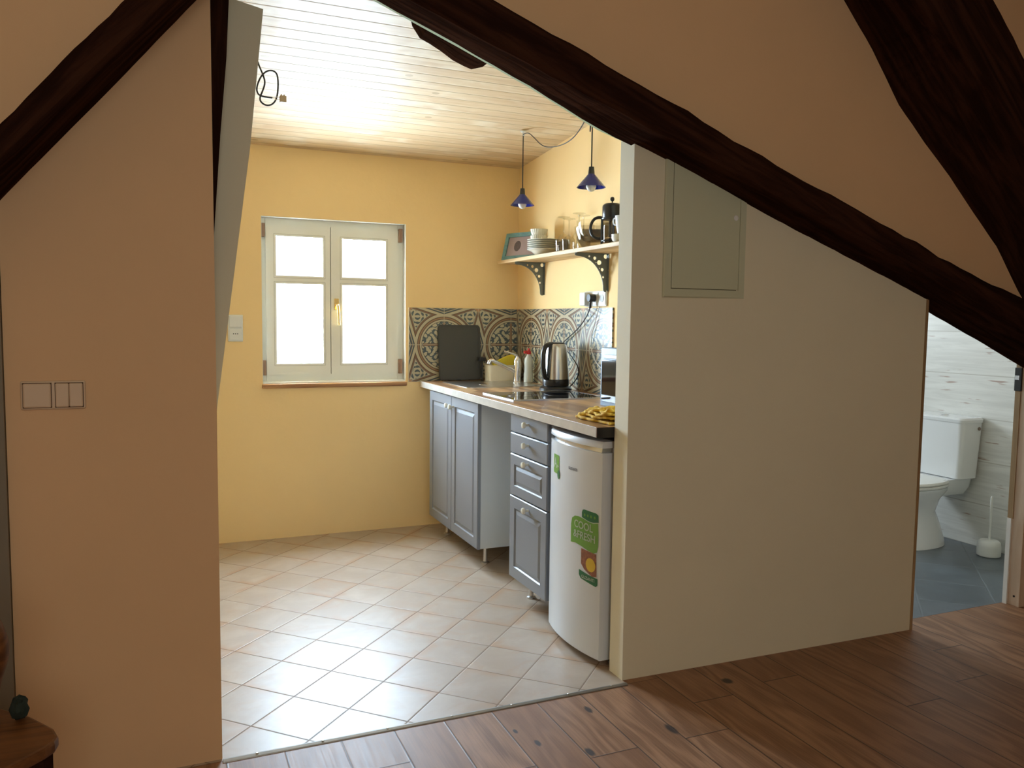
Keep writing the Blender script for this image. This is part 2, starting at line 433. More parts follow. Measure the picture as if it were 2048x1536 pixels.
# Moorish style printed tile: circles in a two-tile repeat
def azulejo(name, horiz, c0):
    m, t, b = newmat(name)
    x, y, z = xyz(t); h = x if horiz == 'x' else y
    T = 0.2235
    p = (h - c0) / (2 * T) + 0.5; q = (z - 1.1205) / (2 * 0.2254) + 0.5
    U = (p.fract() - 0.5) * 2.0; V = (q.fract() - 0.5) * 2.0
    u, v = U.abs(), V.abs()
    r = (u * u + v * v).sqrt(); a = u.mn(v); bb = u.mx(v)
    s = bb - a * 0.30 - 0.79
    cream, blue, brown, dark = (0.50, 0.45, 0.31), (0.065, 0.092, 0.105), (0.19, 0.095, 0.045), (0.05, 0.04, 0.032)
    def band(val, lo, hi): return val.gt(lo) * val.lt(hi)
    # leafy ornament: folded coordinates with sine vines
    nz = noise(t, vec(t, u * 1.0, v * 1.0, 0.0), 7.0, 2, 0.5, 1.5)
    k = (u * 15.0 + (v * 13.0).sin() * 1.6).sin() * (v * 15.0 + (u * 13.0).sin() * 1.6).sin()
    leaf = (k + (nz - 0.5) * 2.4).abs().gt(0.30) * (a.gt(0.025))
    lf = mixc(t, leaf, blue, cream)
    # outside base: side diamonds (striped chevrons)
    c = mixc(t, 1.0, cream, cream)
    c = mixc(t, s.gt(0.035), c, dark)
    c = mixc(t, s.gt(0.048), c, blue)
    c = mixc(t, band(s, 0.075, 0.092), c, cream)
    c = mixc(t, band(s, 0.092, 0.105), c, brown)
    c = mixc(t, band(s, 0.150, 0.166), c, cream)
    c = mixc(t, s.gt(0.19), c, (0.18, 0.15, 0.10))
    # corner fields
    e = ((s + 0.035) * -0.95).mn(r - 0.835)
    c = mixc(t, e.gt(0.0), c, dark)
    c = mixc(t, e.gt(0.012), c, brown)
    c = mixc(t, e.gt(0.045), c, (0.16, 0.15, 0.13))
    c = mixc(t, e.gt(0.060), c, cream)
    du = u - 0.76; dv = v - 0.76; rd = (du * du + dv * dv).sqrt()
    nb = (rd * 62.0 + 0.6).sin() * 0.9 + ((u - v) * 26.0).sin() * ((u + v) * 24.0 + 1.0).sin() * 0.9
    c = mixc(t, e.gt(0.074), c, mixc(t, (nb + (nz - 0.5) * 1.5).gt(-0.15), blue, cream))
    c = mixc(t, (u + v).gt(1.88), c, (0.42, 0.22, 0.10))
    # circle
    c = mixc(t, r.lt(0.765), c, dark)
    c = mixc(t, r.lt(0.755), c, brown)
    c = mixc(t, band(r, 0.712, 0.735), c, (0.33, 0.20, 0.10))
    c = mixc(t, r.lt(0.695), c, dark)
    c = mixc(t, r.lt(0.685), c, cream)
    c = mixc(t, r.lt(0.640), c, dark)
    c = mixc(t, r.lt(0.628), c, lf)
    star = (a.lt(0.035)) * (r.lt(0.60))
    c = mixc(t, star, c, brown)
    # grout
    g1 = (p * 2.0).fract(); g2 = (q * 2.0).fract()
    ed = g1.mn(1.0 - g1).mn(g2.mn(1.0 - g2))
    c = mixc(t, ed.lt(0.008), c, (0.50, 0.43, 0.31))
    setc(t, b, c); b.inputs['Roughness'].default_value = 0.30; b.inputs['Coat Weight'].default_value = 0.35; b.inputs['Coat Roughness'].default_value = 0.22
    bump(t, b, ed.step(0.0, 0.02), 0.4, 0.001)
    return m
M_az_back = azulejo('printed_tiles_back', 'x', 1.591)
M_az_right = azulejo('printed_tiles_right', 'y', 4.545)

# bathroom wall: whitewashed plank-look tiles
def plankwall_mat():
    m, t, b = newmat('plank_look_wall_tiles')
    x, y, z = xyz(t)
    q = (z - 0.0) / 0.2485; idx = q.floor(); f = q.fract(); rr = white(t, vec(t, idx, 2.0, 0.0))
    g = noise(t, vec(t, y * 2.2 + rr * 11, z * 30, x), 1.0, 5, 0.65, 0.6)
    st = noise(t, vec(t, y * 5.0 + rr * 7, z * 42, 3.0), 1.0, 3, 0.5)
    c = mixc(t, g.step(0.3, 0.7), (0.66, 0.66, 0.63), (0.80, 0.80, 0.77))
    c = mixc(t, st.step(0.62, 0.70) * 0.8, c, (0.36, 0.22, 0.17))
    e = f.mn(1.0 - f)
    c = mixc(t, e.lt(0.012) * 0.6, c, (0.45, 0.43, 0.38))
    setc(t, b, c); b.inputs['Roughness'].default_value = 0.4
    return m
M_plank = plankwall_mat()

# ------------------------------------------------------------------ the shell
XR, YB = 2.087, 4.776
def wallbox(name, mat, *a):
    return struct(MB().box(*a).build(name, mat))
# kitchen back wall with the window opening
struct(MB().box(-0.75, 0.517, YB, YB + 0.32, 0, 2.7).box(1.351, XR + 0.1, YB, YB + 0.32, 0, 2.7)
       .box(0.517, 1.351, YB, YB + 0.32, 0, 0.887).box(0.517, 1.351, YB, YB + 0.32, 1.841, 2.7).build('wall_back', M_yellow))
wallbox('wall_kitchen_right', M_yellow, XR, XR + 0.11, 2.5, YB, 0, 2.7)
wallbox('wall_kitchen_left', M_yellow, -0.85, -0.75, 2.5, YB + 0.32, 0, 2.7)
# sloping board ceiling over the kitchen
struct(MB().loft([[(-0.85, y, z0) for y, z0 in ((YB + .1, 2.219), (2.5, 2.424), (2.5, 2.50), (YB + .1, 2.30))],
                  [(XR + .1, y, z0) for y, z0 in ((YB + .1, 2.219), (2.5, 2.424), (2.5, 2.50), (YB + .1, 2.30))]]).build('ceiling', M_ceil))
# kitchen floor
struct(MB().prism([(-0.85, 2.388), (1.483, 2.388), (1.483, 2.4785), (XR + 0.1, 2.4785), (XR + 0.1, YB + .1), (-0.85, YB + .1)], 'z', -0.1, 0.0).build('floor', M_tile))
# panel wall left of the opening, in the plane of the roof truss
wallbox('wall_left', M_peach, -0.372, 0.135, 2.40, 2.475, 0, 3.0)
# white plaster slab leaning behind it
struct(MB().prism([(-0.3, 0), (0.02, 0), (0.144, 0.99), (0.249, 1.771), (0.292, 2.183), (0.195, 2.201), (0.17, 2.6), (-0.3, 2.6)], 'y', 2.572, 2.66).build('wall_left_slab', M_cream))
# partition right of the opening
struct(MB().prism([(1.483, 2.418), (2.858, 2.388), (2.858, 2.495), (1.483, 2.508)], 'z', 0, 3.0).build('wall_right', M_cream))
struct(MB().prism([(1.4815, 2.4185), (1.483, 2.418), (1.483, 2.508), (1.4815, 2.508)], 'z', 0, 1.92).build('trim_5', plaster('pale_cream_end', (0.88, 0.84, 0.68))))  # thin end cap in a paler cream than the partition
# wall above the truss beam
MAIN = [(0.3, 2.32, 2.287, 2.41), (0.6, 2.212, 2.186, 2.309), (0.85, 2.121, 2.101, 2.225), (1.1, 2.026, 2.016, 2.142), (1.35, 1.919, 1.932, 2.053), (1.6, 1.835, 1.848, 1.965), (1.85, 1.742, 1.764, 1.869), (2.1, 1.644, 1.679, 1.781), (2.35, 1.552, 1.595, 1.699), (2.6, 1.46, 1.51, 1.615), (2.85, 1.364, 1.426, 1.522), (3.1, 1.268, 1.341, 1.444), (3.35, 1.17, 1.257, 1.376), (3.7, 1.032, 1.139, 1.274)]
struct(MB().prism([(x, b_ + 0.06) for x, b_, f_, t_ in MAIN] + [(5.0, 0.6), (5.0, 3.0), (0.13, 3.0), (0.13, 2.44)], 'y', 2.385, 2.47).build('wall_upper', M_peach))
# pale plaster lining behind the beam, just showing below it
struct(MB().prism([(x * 1.035, 1.276 + (b_ - 1.276) * 1.035 - 0.004) for x, b_, f_, t_ in MAIN if x < 1.5] + [(1.482, 1.913), (1.482, 2.7), (0.17, 2.7), (0.17, 2.43)], 'y', 2.475, 2.53).build('trim_1', M_greenish))
# living-room floor, one face per board
def boards():
    b = bmesh.new(); lay = b.loops.layers.float_vector.new('board'); ll = b.loops.layers.float.new('boardlen')
    n = 0
    joints = {round(1.29 - PLANK_W, 3): [2.005, 0.5], 1.29: [0.9, -0.6], 1.4535: [1.995, 0.3]}
    k0 = -26
    for k in range(k0, 26):
        x0 = 1.29 + k * PLANK_W; x1 = x0 + PLANK_W
        rnd = random.Random(k * 7 + 3)
        js = {-1: [2.005, 0.4], 0: [1.2, -0.5], 1: [1.995, 0.2], 2: [2.18, 0.9], 3: [1.35], 4: [2.22, .6]}.get(k)
        if js is None:
            q = 2.3 - rnd.random() * 1.5; js = []
            while q > -2: js.append(q); q -= 1.1 + rnd.random() * 0.9
        ymax = 2.388
        if x0 > 1.5: ymax = 2.478
        if k == 1:
            q4 = [b.verts.new(p) for p in ((1.483, 2.388, 0), (x1, 2.388, 0), (x1, 2.478, 0), (1.483, 2.478, 0))]; f = b.faces.new(q4)
            for lp, uv in zip(f.loops, ((.03, .3), (PLANK_W, .3), (PLANK_W, .4), (.03, .4))): lp[lay] = (uv[0], uv[1], 77.0); lp[ll] = 1.0
        ys = [ymax] + js + [-2.3]
        for y1, y0 in zip(ys, ys[1:]):
            vs = [b.verts.new(p) for p in ((x0, y0, 0), (x1, y0, 0), (x1, y1, 0), (x0, y1, 0))]
            f = b.faces.new(vs); n += 1
            for lp, uv in zip(f.loops, ((0, 0), (PLANK_W, 0), (PLANK_W, y1 - y0), (0, y1 - y0))):
                lp[lay] = (uv[0], uv[1], float(n)); lp[ll] = y1 - y0
    r = bmesh.ops.extrude_face_region(b, geom=list(b.faces))
    for v in [g for g in r['geom'] if isinstance(g, bmesh.types.BMVert)]: v.co.z = -0.03
    me = bpy.data.meshes.new('floor'); b.to_mesh(me); b.free(); me.materials.append(M_floor)
    o = bpy.data.objects.new('floor', me); COL.objects.link(o)
    return struct(o)
boards()
wallbox('floor', M_bathtile, 2.19, 5.1, 2.478, 4.9, -0.1, -0.001)
# rest of the living room, behind the camera
wallbox('wall_far_left', M_peach, -3.1, -3.0, -2.3, 3.2, 0, 3.0)
wallbox('wall_far_right', M_peach, 5.0, 5.1, -2.3, 4.9, 0, 3.0)
struct(MB().box(-3.1, -0.5, -2.3, -2.2, 0, 3.0).box(0.9, 5.1, -2.3, -2.2, 0, 3.0).box(-0.5, 0.9, -2.3, -2.2, 0, 1.35).box(-0.5, 0.9, -2.3, -2.2, 2.55, 3.0).build('wall_rear', M_peach))
wallbox('wall_left_return', M_peach, -3.1, -0.85, 3.2, 3.3, 0, 3.0)
# ceiling of the living room
struct(MB().box(-3.1, 5.1, -2.3, 2.47, 2.85, 2.95).build('ceiling', M_cream))
struct(MB().box(-3.1, -0.37, 2.66, 3.3, 2.85, 2.95).build('ceiling', M_cream))
# bathroom
wallbox('wall_bathroom_right', M_plank, 4.325, 4.42, 2.495, 4.9, 0, 2.6)
struct(MB().box(2.197, 2.7, 4.78, 4.88, 0, 2.6).box(3.4, 4.325, 4.78, 4.88, 0, 2.6).box(2.7, 3.4, 4.78, 4.88, 0, 1.1).box(2.7, 3.4, 4.78, 4.88, 2.0, 2.6).build('wall_bathroom_back', M_plank))
wallbox('wall_bathroom_left', M_plank, 2.1975, 2.21, 2.51, 4.78, 0, 2.6)
struct(MB().box(2.197, 4.42, 2.51, 4.9, 2.45, 2.55).build('ceiling', M_white_rev))
struct(MB().box(3.61, 5.0, 2.395, 2.47, 0, 1.35).build('wall_right', M_cream))

# ------------------------------------------------------------------ kitchen window
w1 = bpy.data.objects.new('window_1', None); COL.objects.link(w1); w1.location = (0.934, 4.80, 0.887); struct(w1)
fy0, fy1 = 4.835, 4.885
MB().box(0.517, 0.545, fy0, fy1, .905, 1.841).box(1.315, 1.351, fy0, fy1, .905, 1.841).box(0.545, 1.315, fy0, fy1, 1.796, 1.841).box(0.545, 1.315, fy0, fy1, .905, .950).build('window_frame', M_frame, w1, bevel=0.002)
MB().box(1.3495, 1.3515, 4.777, 4.835, .905, 1.841).box(0.517, 0.519, 4.777, 4.835, .905, 1.841).box(0.519, 1.3495, 4.777, 4.835, 1.839, 1.841).box(0.519, 1.3495, 4.777, 4.835, .898, .906).build('reveal_lining', M_white_rev, w1)
def sash(x0, x1, px0, px1, name):
    m = MB()
    y0, y1 = 4.822, 4.856
    zs = [0.946, 1.011, 1.469, 1.515, 1.738, 1.804]
    m.box(x0, px0, y0, y1, zs[0], zs[5]); m.box(px1, x1, y0, y1, zs[0], zs[5])
    m.box(px0, px1, y0, y1, zs[0], zs[1]); m.box(px0, px1, y0, y1, zs[2], zs[3]); m.box(px0, px1, y0, y1, zs[4], zs[5])
    o = m.build('sash', M_frame, w1)
    g = MB()
    for za, zb in ((zs[1], zs[2]), (zs[3], zs[4])):
        d, tk = 0.013, 0.0016
        a, b_, c, e = px0 - d, px1 + d, za - d, zb + d
        g.box(a, a + tk, y0 - .0008, y0 + .002, c, e).box(b_ - tk, b_, y0 - .0008, y0 + .002, c, e)
        g.box(a + tk, b_ - tk, y0 - .0008, y0 + .002, c, c + tk).box(a + tk, b_ - tk, y0 - .0008, y0 + .002, e - tk, e)
    g.build('groove_shade_line', M_groove, o)  # shade of the moulding groove, laid on as thin darker strips
    p = MB(); p.box(px0, px1, 4.842, 4.846, zs[1], zs[2]).box(px0, px1, 4.842, 4.846, zs[3], zs[4]); p.build('pane', M_pane, o)
    return o
sash(0.5445, 0.9085, 0.602, 0.866, 'l')
MB().box(0.895, 0.926, 4.8565, 4.868, 0.946, 1.804).build('gap_block_strip', M_groove, w1)  # strip added behind the sash gap to stop daylight leaking through
s2 = sash(0.9125, 1.316, 0.979, 1.238, 'r')
h = MB().box(0.930, 0.956, 4.808, 4.822, 1.325, 1.39, 0.003).build('handle_plate', M_brass, w1)
hh = MB().tube([(0.943, 4.812, 1.352), (0.943, 4.782, 1.352), (0.944, 4.776, 1.345), (0.947, 4.774, 1.30), (0.949, 4.774, 1.235)], [0.0075, 0.0075, 0.008, 0.008, 0.007, 0.007], 12, 2).build('handle', M_brass, w1, True)
for (x0, z0, z1) in ((0.5185, 1.73, 1.805), (0.5185, .945, 1.03), (1.317, 1.735, 1.815), (1.317, .945, 1.03)):
    MB().box(x0, x0 + 0.022, 4.805, 4.834, z0, z1, .002).build('hinge_block', M_block, w1)
MB().box(0.512, 1.357, 4.758, 4.835, .872, .898, 0.006).build('window_sill', M_sill, w1)

# bathroom window (out of the camera's view)
w2 = bpy.data.objects.new('window_2', None); COL.objects.link(w2); w2.location = (3.05, 4.80, 1.1); struct(w2)
MB().box(2.7, 2.75, 4.80, 4.86, 1.1, 2.0).box(3.35, 3.4, 4.80, 4.86, 1.1, 2.0).box(2.75, 3.35, 4.80, 4.86, 1.1, 1.15).box(2.75, 3.35, 4.80, 4.86, 1.95, 2.0).build('window_frame', M_frame, w2)

# ------------------------------------------------------------------ wall tiles
back_tiles = struct(MB().box(1.3675, XR, 4.766, YB, 0.895, 1.3459).build('trim_2', M_az_back)); 
right_tiles = struct(MB().box(XR - 0.009, XR, 3.565, 4.766, 0.895, 1.3459).build('trim_3', M_az_right))

# ------------------------------------------------------------------ roof timbers
def timber(name, st, yb, yf, label, jit=0.008, seed=1, mat=None):
    """hewn beam through stations (x, z back bottom, z front bottom, z top)"""
    rnd = random.Random(seed)
    # resample the stations more finely so that the hewn edge wanders
    P = []
    for (a, b_) in zip(st, st[1:]):
        for k in range(4):
            f = k / 4; P.append(tuple(a[i] * (1 - f) + b_[i] * f for i in range(4)))
    P.append(st[-1])
    rings = []
    for x, zb, zf, zt in P:
        j = lambda: (rnd.random() - 0.5) * jit
        c = 0.014
        rings.append([(x, yb, zb + j() * .3), (x, yf + c, zf + j() * .5), (x, yf, zf + c + j() * .5), (x, yf + j() * .5, zt - c), (x, yf + c, zt + j()), (x, yb, zt + 0.01)])
    o = MB().loft(rings).build(name, mat or M_beam, None, False, (P[0][0], yf, P[0][1]))
    return tag(o, label, 'beam', 'dark roof truss beams')
timber('timber_beam', MAIN, 2.44, 2.27, 'long dark stained truss beam descending from top centre to the right edge', 0.010, 3)
LEFT = [(-0.6, 1.281, 1.328, 1.374), (-0.4, 1.519, 1.546, 1.618), (-0.3, 1.639, 1.645, 1.737), (-0.2, 1.757, 1.762, 1.862), (-0.1, 1.875, 1.878, 1.977), (0, 1.997, 1.985, 2.1), (0.1, 2.118, 2.095, 2.219), (0.3, 2.363, 2.316, 2.456)]
timber('timber_beam', LEFT, 2.40, 2.17, 'dark stained slanting brace crossing the top left corner above the light switches', 0.003, 5, M_beam_l)
RIGHT = [(1.9, 2.969, 2.774, 3.2), (2.2, 2.639, 2.56, 3.067), (2.35, 2.475, 2.454, 2.917), (2.5, 2.317, 2.349, 2.767), (2.65, 2.129, 2.26, 2.617), (2.8, 2.0, 2.147, 2.467), (2.95, 1.88, 2.029, 2.317), (3.1, 1.742, 1.919, 2.167), (3.25, 1.613, 1.812, 2.017), (3.4, 1.431, 1.705, 1.867), (3.6, 1.221, 1.563, 1.667)]
timber('timber_beam', RIGHT, 2.385, 2.12, 'massive crooked dark rafter in the upper right corner, steeper than the long truss beam', 0.010, 9, M_beam_r)
o = MB().prism([(0.05, 2.7), (0.05, 1.3), (0.1355, 1.45), (0.140, 1.511), (0.161, 1.789), (0.180, 1.999), (0.189, 2.164), (0.21, 2.7)], 'y', 2.478, 2.568).build('timber_post', M_beam_v, None, False, (0.13, 2.52, 1.3))
tag(o, 'narrow wedge of dark post squeezed between the peach wall and the leaning plaster slab', 'beam')
o = MB().prism([(0.74, 2.40), (0.778, 2.241), (0.804, 2.206), (0.84, 2.192), (0.878, 2.174), (0.92, 2.15), (0.96, 2.136), (0.987, 2.129), (1.028, 2.142), (1.07, 2.40)], 'y', 2.58, 2.68).build('timber_brace', M_beam, None, False, (0.9, 2.62, 2.13))
tag(o, 'short dark timber end peeking out below the long truss beam against the ceiling', 'beam')

# ------------------------------------------------------------------ threshold, doorway to the bathroom
th = thing('threshold_strip', (0.8, 2.386, 0), 'aluminium threshold strip between the beige tiles and the floorboards', 'threshold strip')
MB().loft([[(x, 2.386 + dy, z) for dy, z in ((-0.011, 0), (-0.009, 0.003), (0, 0.0055), (0.009, 0.003), (0.011, 0))] for x in (0.136, 1.481)]).build('strip', M_alum, th)
for x in (0.23, 0.42, 0.62, 0.83, 1.04, 1.25, 1.42):
    MB().lathe([(0.004, 0.005), (0.004, 0.0062), (0.002, 0.0072)], (x, 2.386, 0), 10).build('screw', M_steel, th)
d1 = bpy.data.objects.new('door_1', None); COL.objects.link(d1); d1.location = (3.2, 2.44, 0); struct(d1)
MB().box(2.8585, 2.872, 2.386, 2.50, 0, 2.0).build('jamb', M_jambdark, d1)
MB().box(3.557, 3.61, 2.40, 2.47, 0, 1.35, 0.002).build('jamb', M_jamb, d1)
MB().box(3.549, 3.557, 2.455, 2.475, 0.0, 0.40).build('jamb_strip', M_white_rev, d1)
MB().box(3.552, 3.557, 2.45, 2.475, 0.40, 1.35).build('jamb_strip', M_jambdark, d1)
MB().lathe([(0.005, 3.5555), (0.005, 3.5575)], (0, 2.425, 0.045), 10, 'x').build('screw', M_cable, d1)
hz = MB().box(3.5475, 3.557, 2.447, 2.478, 0.985, 1.09, 0.001).build('strike_plate', M_dark, d1)
MB().box(3.5455, 3.5475, 2.455, 2.475, 1.035, 1.055, 0.0005).build('latch', M_silver, hz)

# ------------------------------------------------------------------ base cabinets
KX = 1.446   # front plane
RINGS = [(0.0, 0.003), (0.003, 0.0), (0.052, 0.0), (0.056, 0.006), (0.062, 0.006), (0.078, 0.001)]
RPLAIN = [(0.0, 0.004), (0.004, 0.0)]
def knob(parent, y, z):
    k = MB().lathe([(0.006, 0.0), (0.006, -0.012), (0.008, -0.016), (0.0135, -0.020), (0.0145, -0.026), (0.012, -0.031), (0.005, -0.033)], (KX, y, z), 20, 'x').build('knob', M_china, parent, True)
    k['label'] = 'cream ceramic knob'
    return k
def cab_leg(parent, x, y, h, name='leg'):
    return MB().lathe([(0.021, 0), (0.021, 0.006), (0.012, 0.010), (0.011, 0.03), (0.011, h)], (x, y, 0), 20).build(name, M_steel, parent, True)
c1 = thing('sink_cabinet', (1.77, 4.19, 0), 'grey two-door base cabinet under the sink', 'cabinet')
MB().box(KX + .018, 2.02, 3.788, 4.59, 0.112, 0.861).build('carcass', M_carcass, c1)['label'] = 'white carcass side'
dA = MB().panel(KX, 4.196, 4.59, 0.110, 0.858, RINGS, 0.0185).build('door', M_grey, c1)
dB = MB().panel(KX, 3.787, 4.193, 0.110, 0.858, RINGS, 0.0185).build('door', M_grey, c1)
knob(dA, 4.222, 0.805); knob(dB, 4.160, 0.803)
for x, y in ((1.54, 3.905), (1.54, 4.53), (1.95, 3.86), (1.95, 4.53)): cab_leg(c1, x, y, 0.112)
c2 = thing('drawer_cabinet', (1.77, 3.17, 0), 'grey cabinet of drawers beside the fridge', 'cabinet')
MB().box(KX + .018, 2.02, 2.984, 3.371, 0.112, 0.861).build('carcass', M_carcass, c2)
for z0, z1, rg, kz in ((0.775, 0.858, RPLAIN, 0.825), (0.679, 0.770, RPLAIN, 0.735), (0.487, 0.674, None, 0.652)):
    rg2 = rg or [(0.0, 0.004), (0.004, 0.0), (0.045, 0.0), (0.049, 0.006), (0.055, 0.006), (0.068, 0.001)]
    d = MB().panel(KX, 2.985, 3.371, z0, z1, rg2, 0.0185).build('drawer', M_grey, c2); knob(d, 3.172, kz)
d = MB().panel(KX, 2.985, 3.371, 0.106, 0.482, RINGS, 0.0185).build('door', M_grey, c2); knob(d, 3.164, 0.452)
for x, y in ((1.54, 3.325), (1.54, 3.05), (1.95, 3.32), (1.95, 3.05)): cab_leg(c2, x, y, 0.112)

# worktop
wt = thing('worktop', (1.75, 3.6, 0.862), 'acacia block worktop running from the back wall to the partition', 'worktop')
MB().prism([(1.410, 2.512), (2.078, 2.512), (2.078, 4.765), (1.442, 4.765)], 'z', 0.863, 0.900).build('slab', M_top, wt, bevel=0.002)
MB().prism([(1.4085, 2.512), (1.4105, 2.512), (1.4425, 4.765), (1.4405, 4.765)], 'z', 0.864, 0.8990).build('front_edge', plain('edge_band_sheen', (0.62, 0.60, 0.56), 0.16, vary=0.25, coat=0.8, scale=14), wt)['label'] = 'glossy edge band, sheen lightened into its colour'  # real edge band; its pale colour also carries the grazing reflection
MB().box(1.412, 2.05, 2.509, 2.512, 0.862, 0.899).build('end_edge', M_dark, wt)

# sink
sk = thing('sink', (1.75, 4.4, 0.9), 'stainless steel inset sink near the back wall', 'sink')
def ringrect(x0, x1, y0, y1, z, r, n=5):
    pts = []
    for cx, cy_, a0 in ((x1 - r, y1 - r, 0), (x0 + r, y1 - r, 90), (x0 + r, y0 + r, 180), (x1 - r, y0 + r, 270)):
        for k in range(n): a = R(a0 + 90 * k / (n - 1)); pts.append((cx + r * math.cos(a), cy_ + r * math.sin(a), z))
    return pts
MB().loft([ringrect(1.535, 2.01, 4.185, 4.64, .9001, .03), ringrect(1.535, 2.01, 4.185, 4.64, .9035, .03), ringrect(1.545, 2.00, 4.195, 4.63, .9045, .03), ringrect(1.575, 1.87, 4.215, 4.61, .9035, .05),
           ringrect(1.580, 1.865, 4.22, 4.605, .9015, .05), ringrect(1.60, 1.845, 4.24, 4.585, .9005, .05)], True).build('basin', M_steel, sk, True)
MB().lathe([(0.03, .9008), (0.03, .9022), (0.018, .9022), (0.016, .9012)], (1.72, 4.41, 0), 24).build('drain', M_chrome, sk, True)
# faucet
fx, fy = 1.925, 4.40
fc = thing('faucet', (fx, fy, .904), 'chrome single-lever mixer tap on the sink rim', 'faucet')
MB().lathe([(0.025, .9045), (0.025, .912), (0.021, .916), (0.020, 1.0), (0.021, 1.03), (0.019, 1.045), (0.012, 1.055), (0.009, 1.062)], (fx, fy, 0), 28).build('body', M_chrome, fc, True)
MB().tube([(fx - .012, fy, .972), (1.86, 4.40, .999), (1.79, 4.40, 1.030), (1.765, 4.40, 1.043), (1.752, 4.40, 1.040), (1.743, 4.40, 1.020)], 0.0115, 14, 2).build('spout', M_chrome, fc, True)
MB().tube([(fx, fy, 1.056), (fx - .005, fy, 1.070), (fx - .045, fy, 1.084), (fx - .088, fy, 1.094)], [0.008, 0.007, 0.005, 0.006], 10, 1).build('lever', M_chrome, fc, True)

# hob
hb = thing('ceramic_hob', (1.73, 3.64, .9), 'black glass two-zone hob set into the worktop', 'hob')
MB().box(1.497, 1.985, 3.455, 3.84, .9001, .9065, 0.002).build('glass_plate', M_hob, hb)
MB().box(1.493, 1.497, 3.451, 3.844, .9001, .907).box(1.985, 1.989, 3.451, 3.844, .9001, .907).box(1.497, 1.985, 3.451, 3.455, .9001, .907).box(1.497, 1.985, 3.84, 3.844, .9001, .907).build('metal_rim', M_silver, hb)
for cx, cy_, r_ in ((1.63, 3.65, .075), (1.85, 3.65, .09)):
    MB().tube([(cx + r_ * math.cos(2 * math.pi * k / 32), cy_ + r_ * math.sin(2 * math.pi * k / 32), .9066) for k in range(32)], 0.0006, 4, 0, True).build('cooking_zone', M_seal, hb)

# ------------------------------------------------------------------ things on the worktop
kx, ky = 1.955, 3.945
ket = thing('electric_kettle', (kx, ky, .9), 'brushed steel electric kettle with black handle, on the worktop behind the hob', 'kettle')
MB().lathe([(0.088, .9005), (0.088, .912), (0.078, .922), (0.070, .925)], (kx, ky, 0), 40).build('power_base', M_dark, ket, True)
MB().lathe([(0.070, .926), (0.0725, .930), (0.0725, .958), (0.071, .962)], (kx, ky, 0), 40).build('body_collar', M_dark, ket, True)
MB().lathe([(0.0715, .9625), (0.0700, 1.0), (0.0640, 1.08), (0.0575, 1.130), (0.0545, 1.146), (0.048, 1.152)], (kx, ky, 0), 48).build('body', M_steel, ket, True)
MB().lathe([(0.048, 1.1525), (0.046, 1.158), (0.030, 1.161), (0.008, 1.162)], (kx, ky, 0), 36).build('lid', M_dark, ket, True)
hd = Vector((-0.90, -0.44, 0)).normalized()
hp = [Vector((kx, ky, 0)) + hd * a + Vector((0, 0, z)) for a, z in ((0.036, 1.150), (0.066, 1.150), (0.098, 1.138), (0.112, 1.10), (0.111, 1.04), (0.104, 0.995), (0.090, 0.970), (0.070, 0.972))]
hs_ = [Vector((kx, ky, 0)) + hd * a + Vector((0, 0, z)) for a, z in ((0.053, 1.145), (0.0585, 1.10), (0.0625, 1.04), (0.0675, 0.985), (0.070, 0.970))]
MB().tube(hp, 0.0135, 14, 2).tube(hs_, 0.0095, 12, 1).build('handle', M_dark, ket, True)
sd = Vector((0.3, 0.95, 0)).normalized()
MB().loft([[Vector((kx, ky, z)) + sd * a + sd.orthogonal().normalized() * 0 + Vector((-sd.y, sd.x, 0)) * b_ for a, b_ in ((0.045, -0.02), (0.045, 0.02), (t_, 0.004), (t_, -0.004))] for z, t_ in ((1.10, 0.062), (1.145, 0.082))]).build('spout', M_steel, ket)
cab = MB().tube([(2.055, 3.745, 1.368), (2.050, 3.752, 1.34), (2.060, 3.80, 1.30), (2.064, 3.90, 1.235), (2.066, 4.04, 1.175), (2.062, 4.085, 1.150), (2.060, 4.06, 1.13), (2.055, 3.95, 1.08), (2.052, 3.87, 1.03), (2.052, 3.86, 0.99), (2.045, 3.90, 0.945), (2.03, 3.93, 0.915), (2.02, 3.94, 0.908)], 0.0032, 8, 2).build('power_cable', M_cable, ket, True)
MB().lathe([(0.019, 2.036), (0.020, 2.040), (0.020, 2.0705)], (0, 3.742, 1.397), 20, 'x').tube([(2.052, 3.742, 1.392), (2.050, 3.746, 1.37), (2.051, 3.750, 1.345)], 0.0075, 10).build('plug', M_dark, ket, True)

mw = thing('microwave_oven', (1.92, 2.87, .9), 'silver framed microwave oven mostly hidden behind the partition', 'microwave')
MB().box(1.772, 2.07, 2.63, 3.105, .908, 1.163, .006).build('body', M_micro, mw)
md = MB().box(1.757, 1.772, 2.63, 3.105, .908, 1.163, .004).build('front_frame', M_micro, mw)
MB().box(1.752, 1.7575, 2.70, 3.088, .930, 1.112, .002).build('door_window', M_hob, md)
MB().box(1.744, 1.757, 2.64, 3.06, 1.118, 1.134, .003).build('handle_bar', M_white, md)
for x, y in ((1.80, 2.66), (1.80, 3.07), (2.04, 2.66), (2.04, 3.07)): MB().lathe([(0.012, .9002), (0.012, .909)], (x, y, 0), 12).build('foot', M_dark, mw)
MB().tube([(2.066, 3.11, 0.95), (2.068, 3.30, 1.0), (2.068, 3.62, 1.02), (2.068, 3.74, 1.08), (2.068, 3.77, 1.18), (2.068, 3.72, 1.28), (2.068, 3.68, 1.355)], 0.0022, 6, 2).build('power_cable', M_white, mw, True)

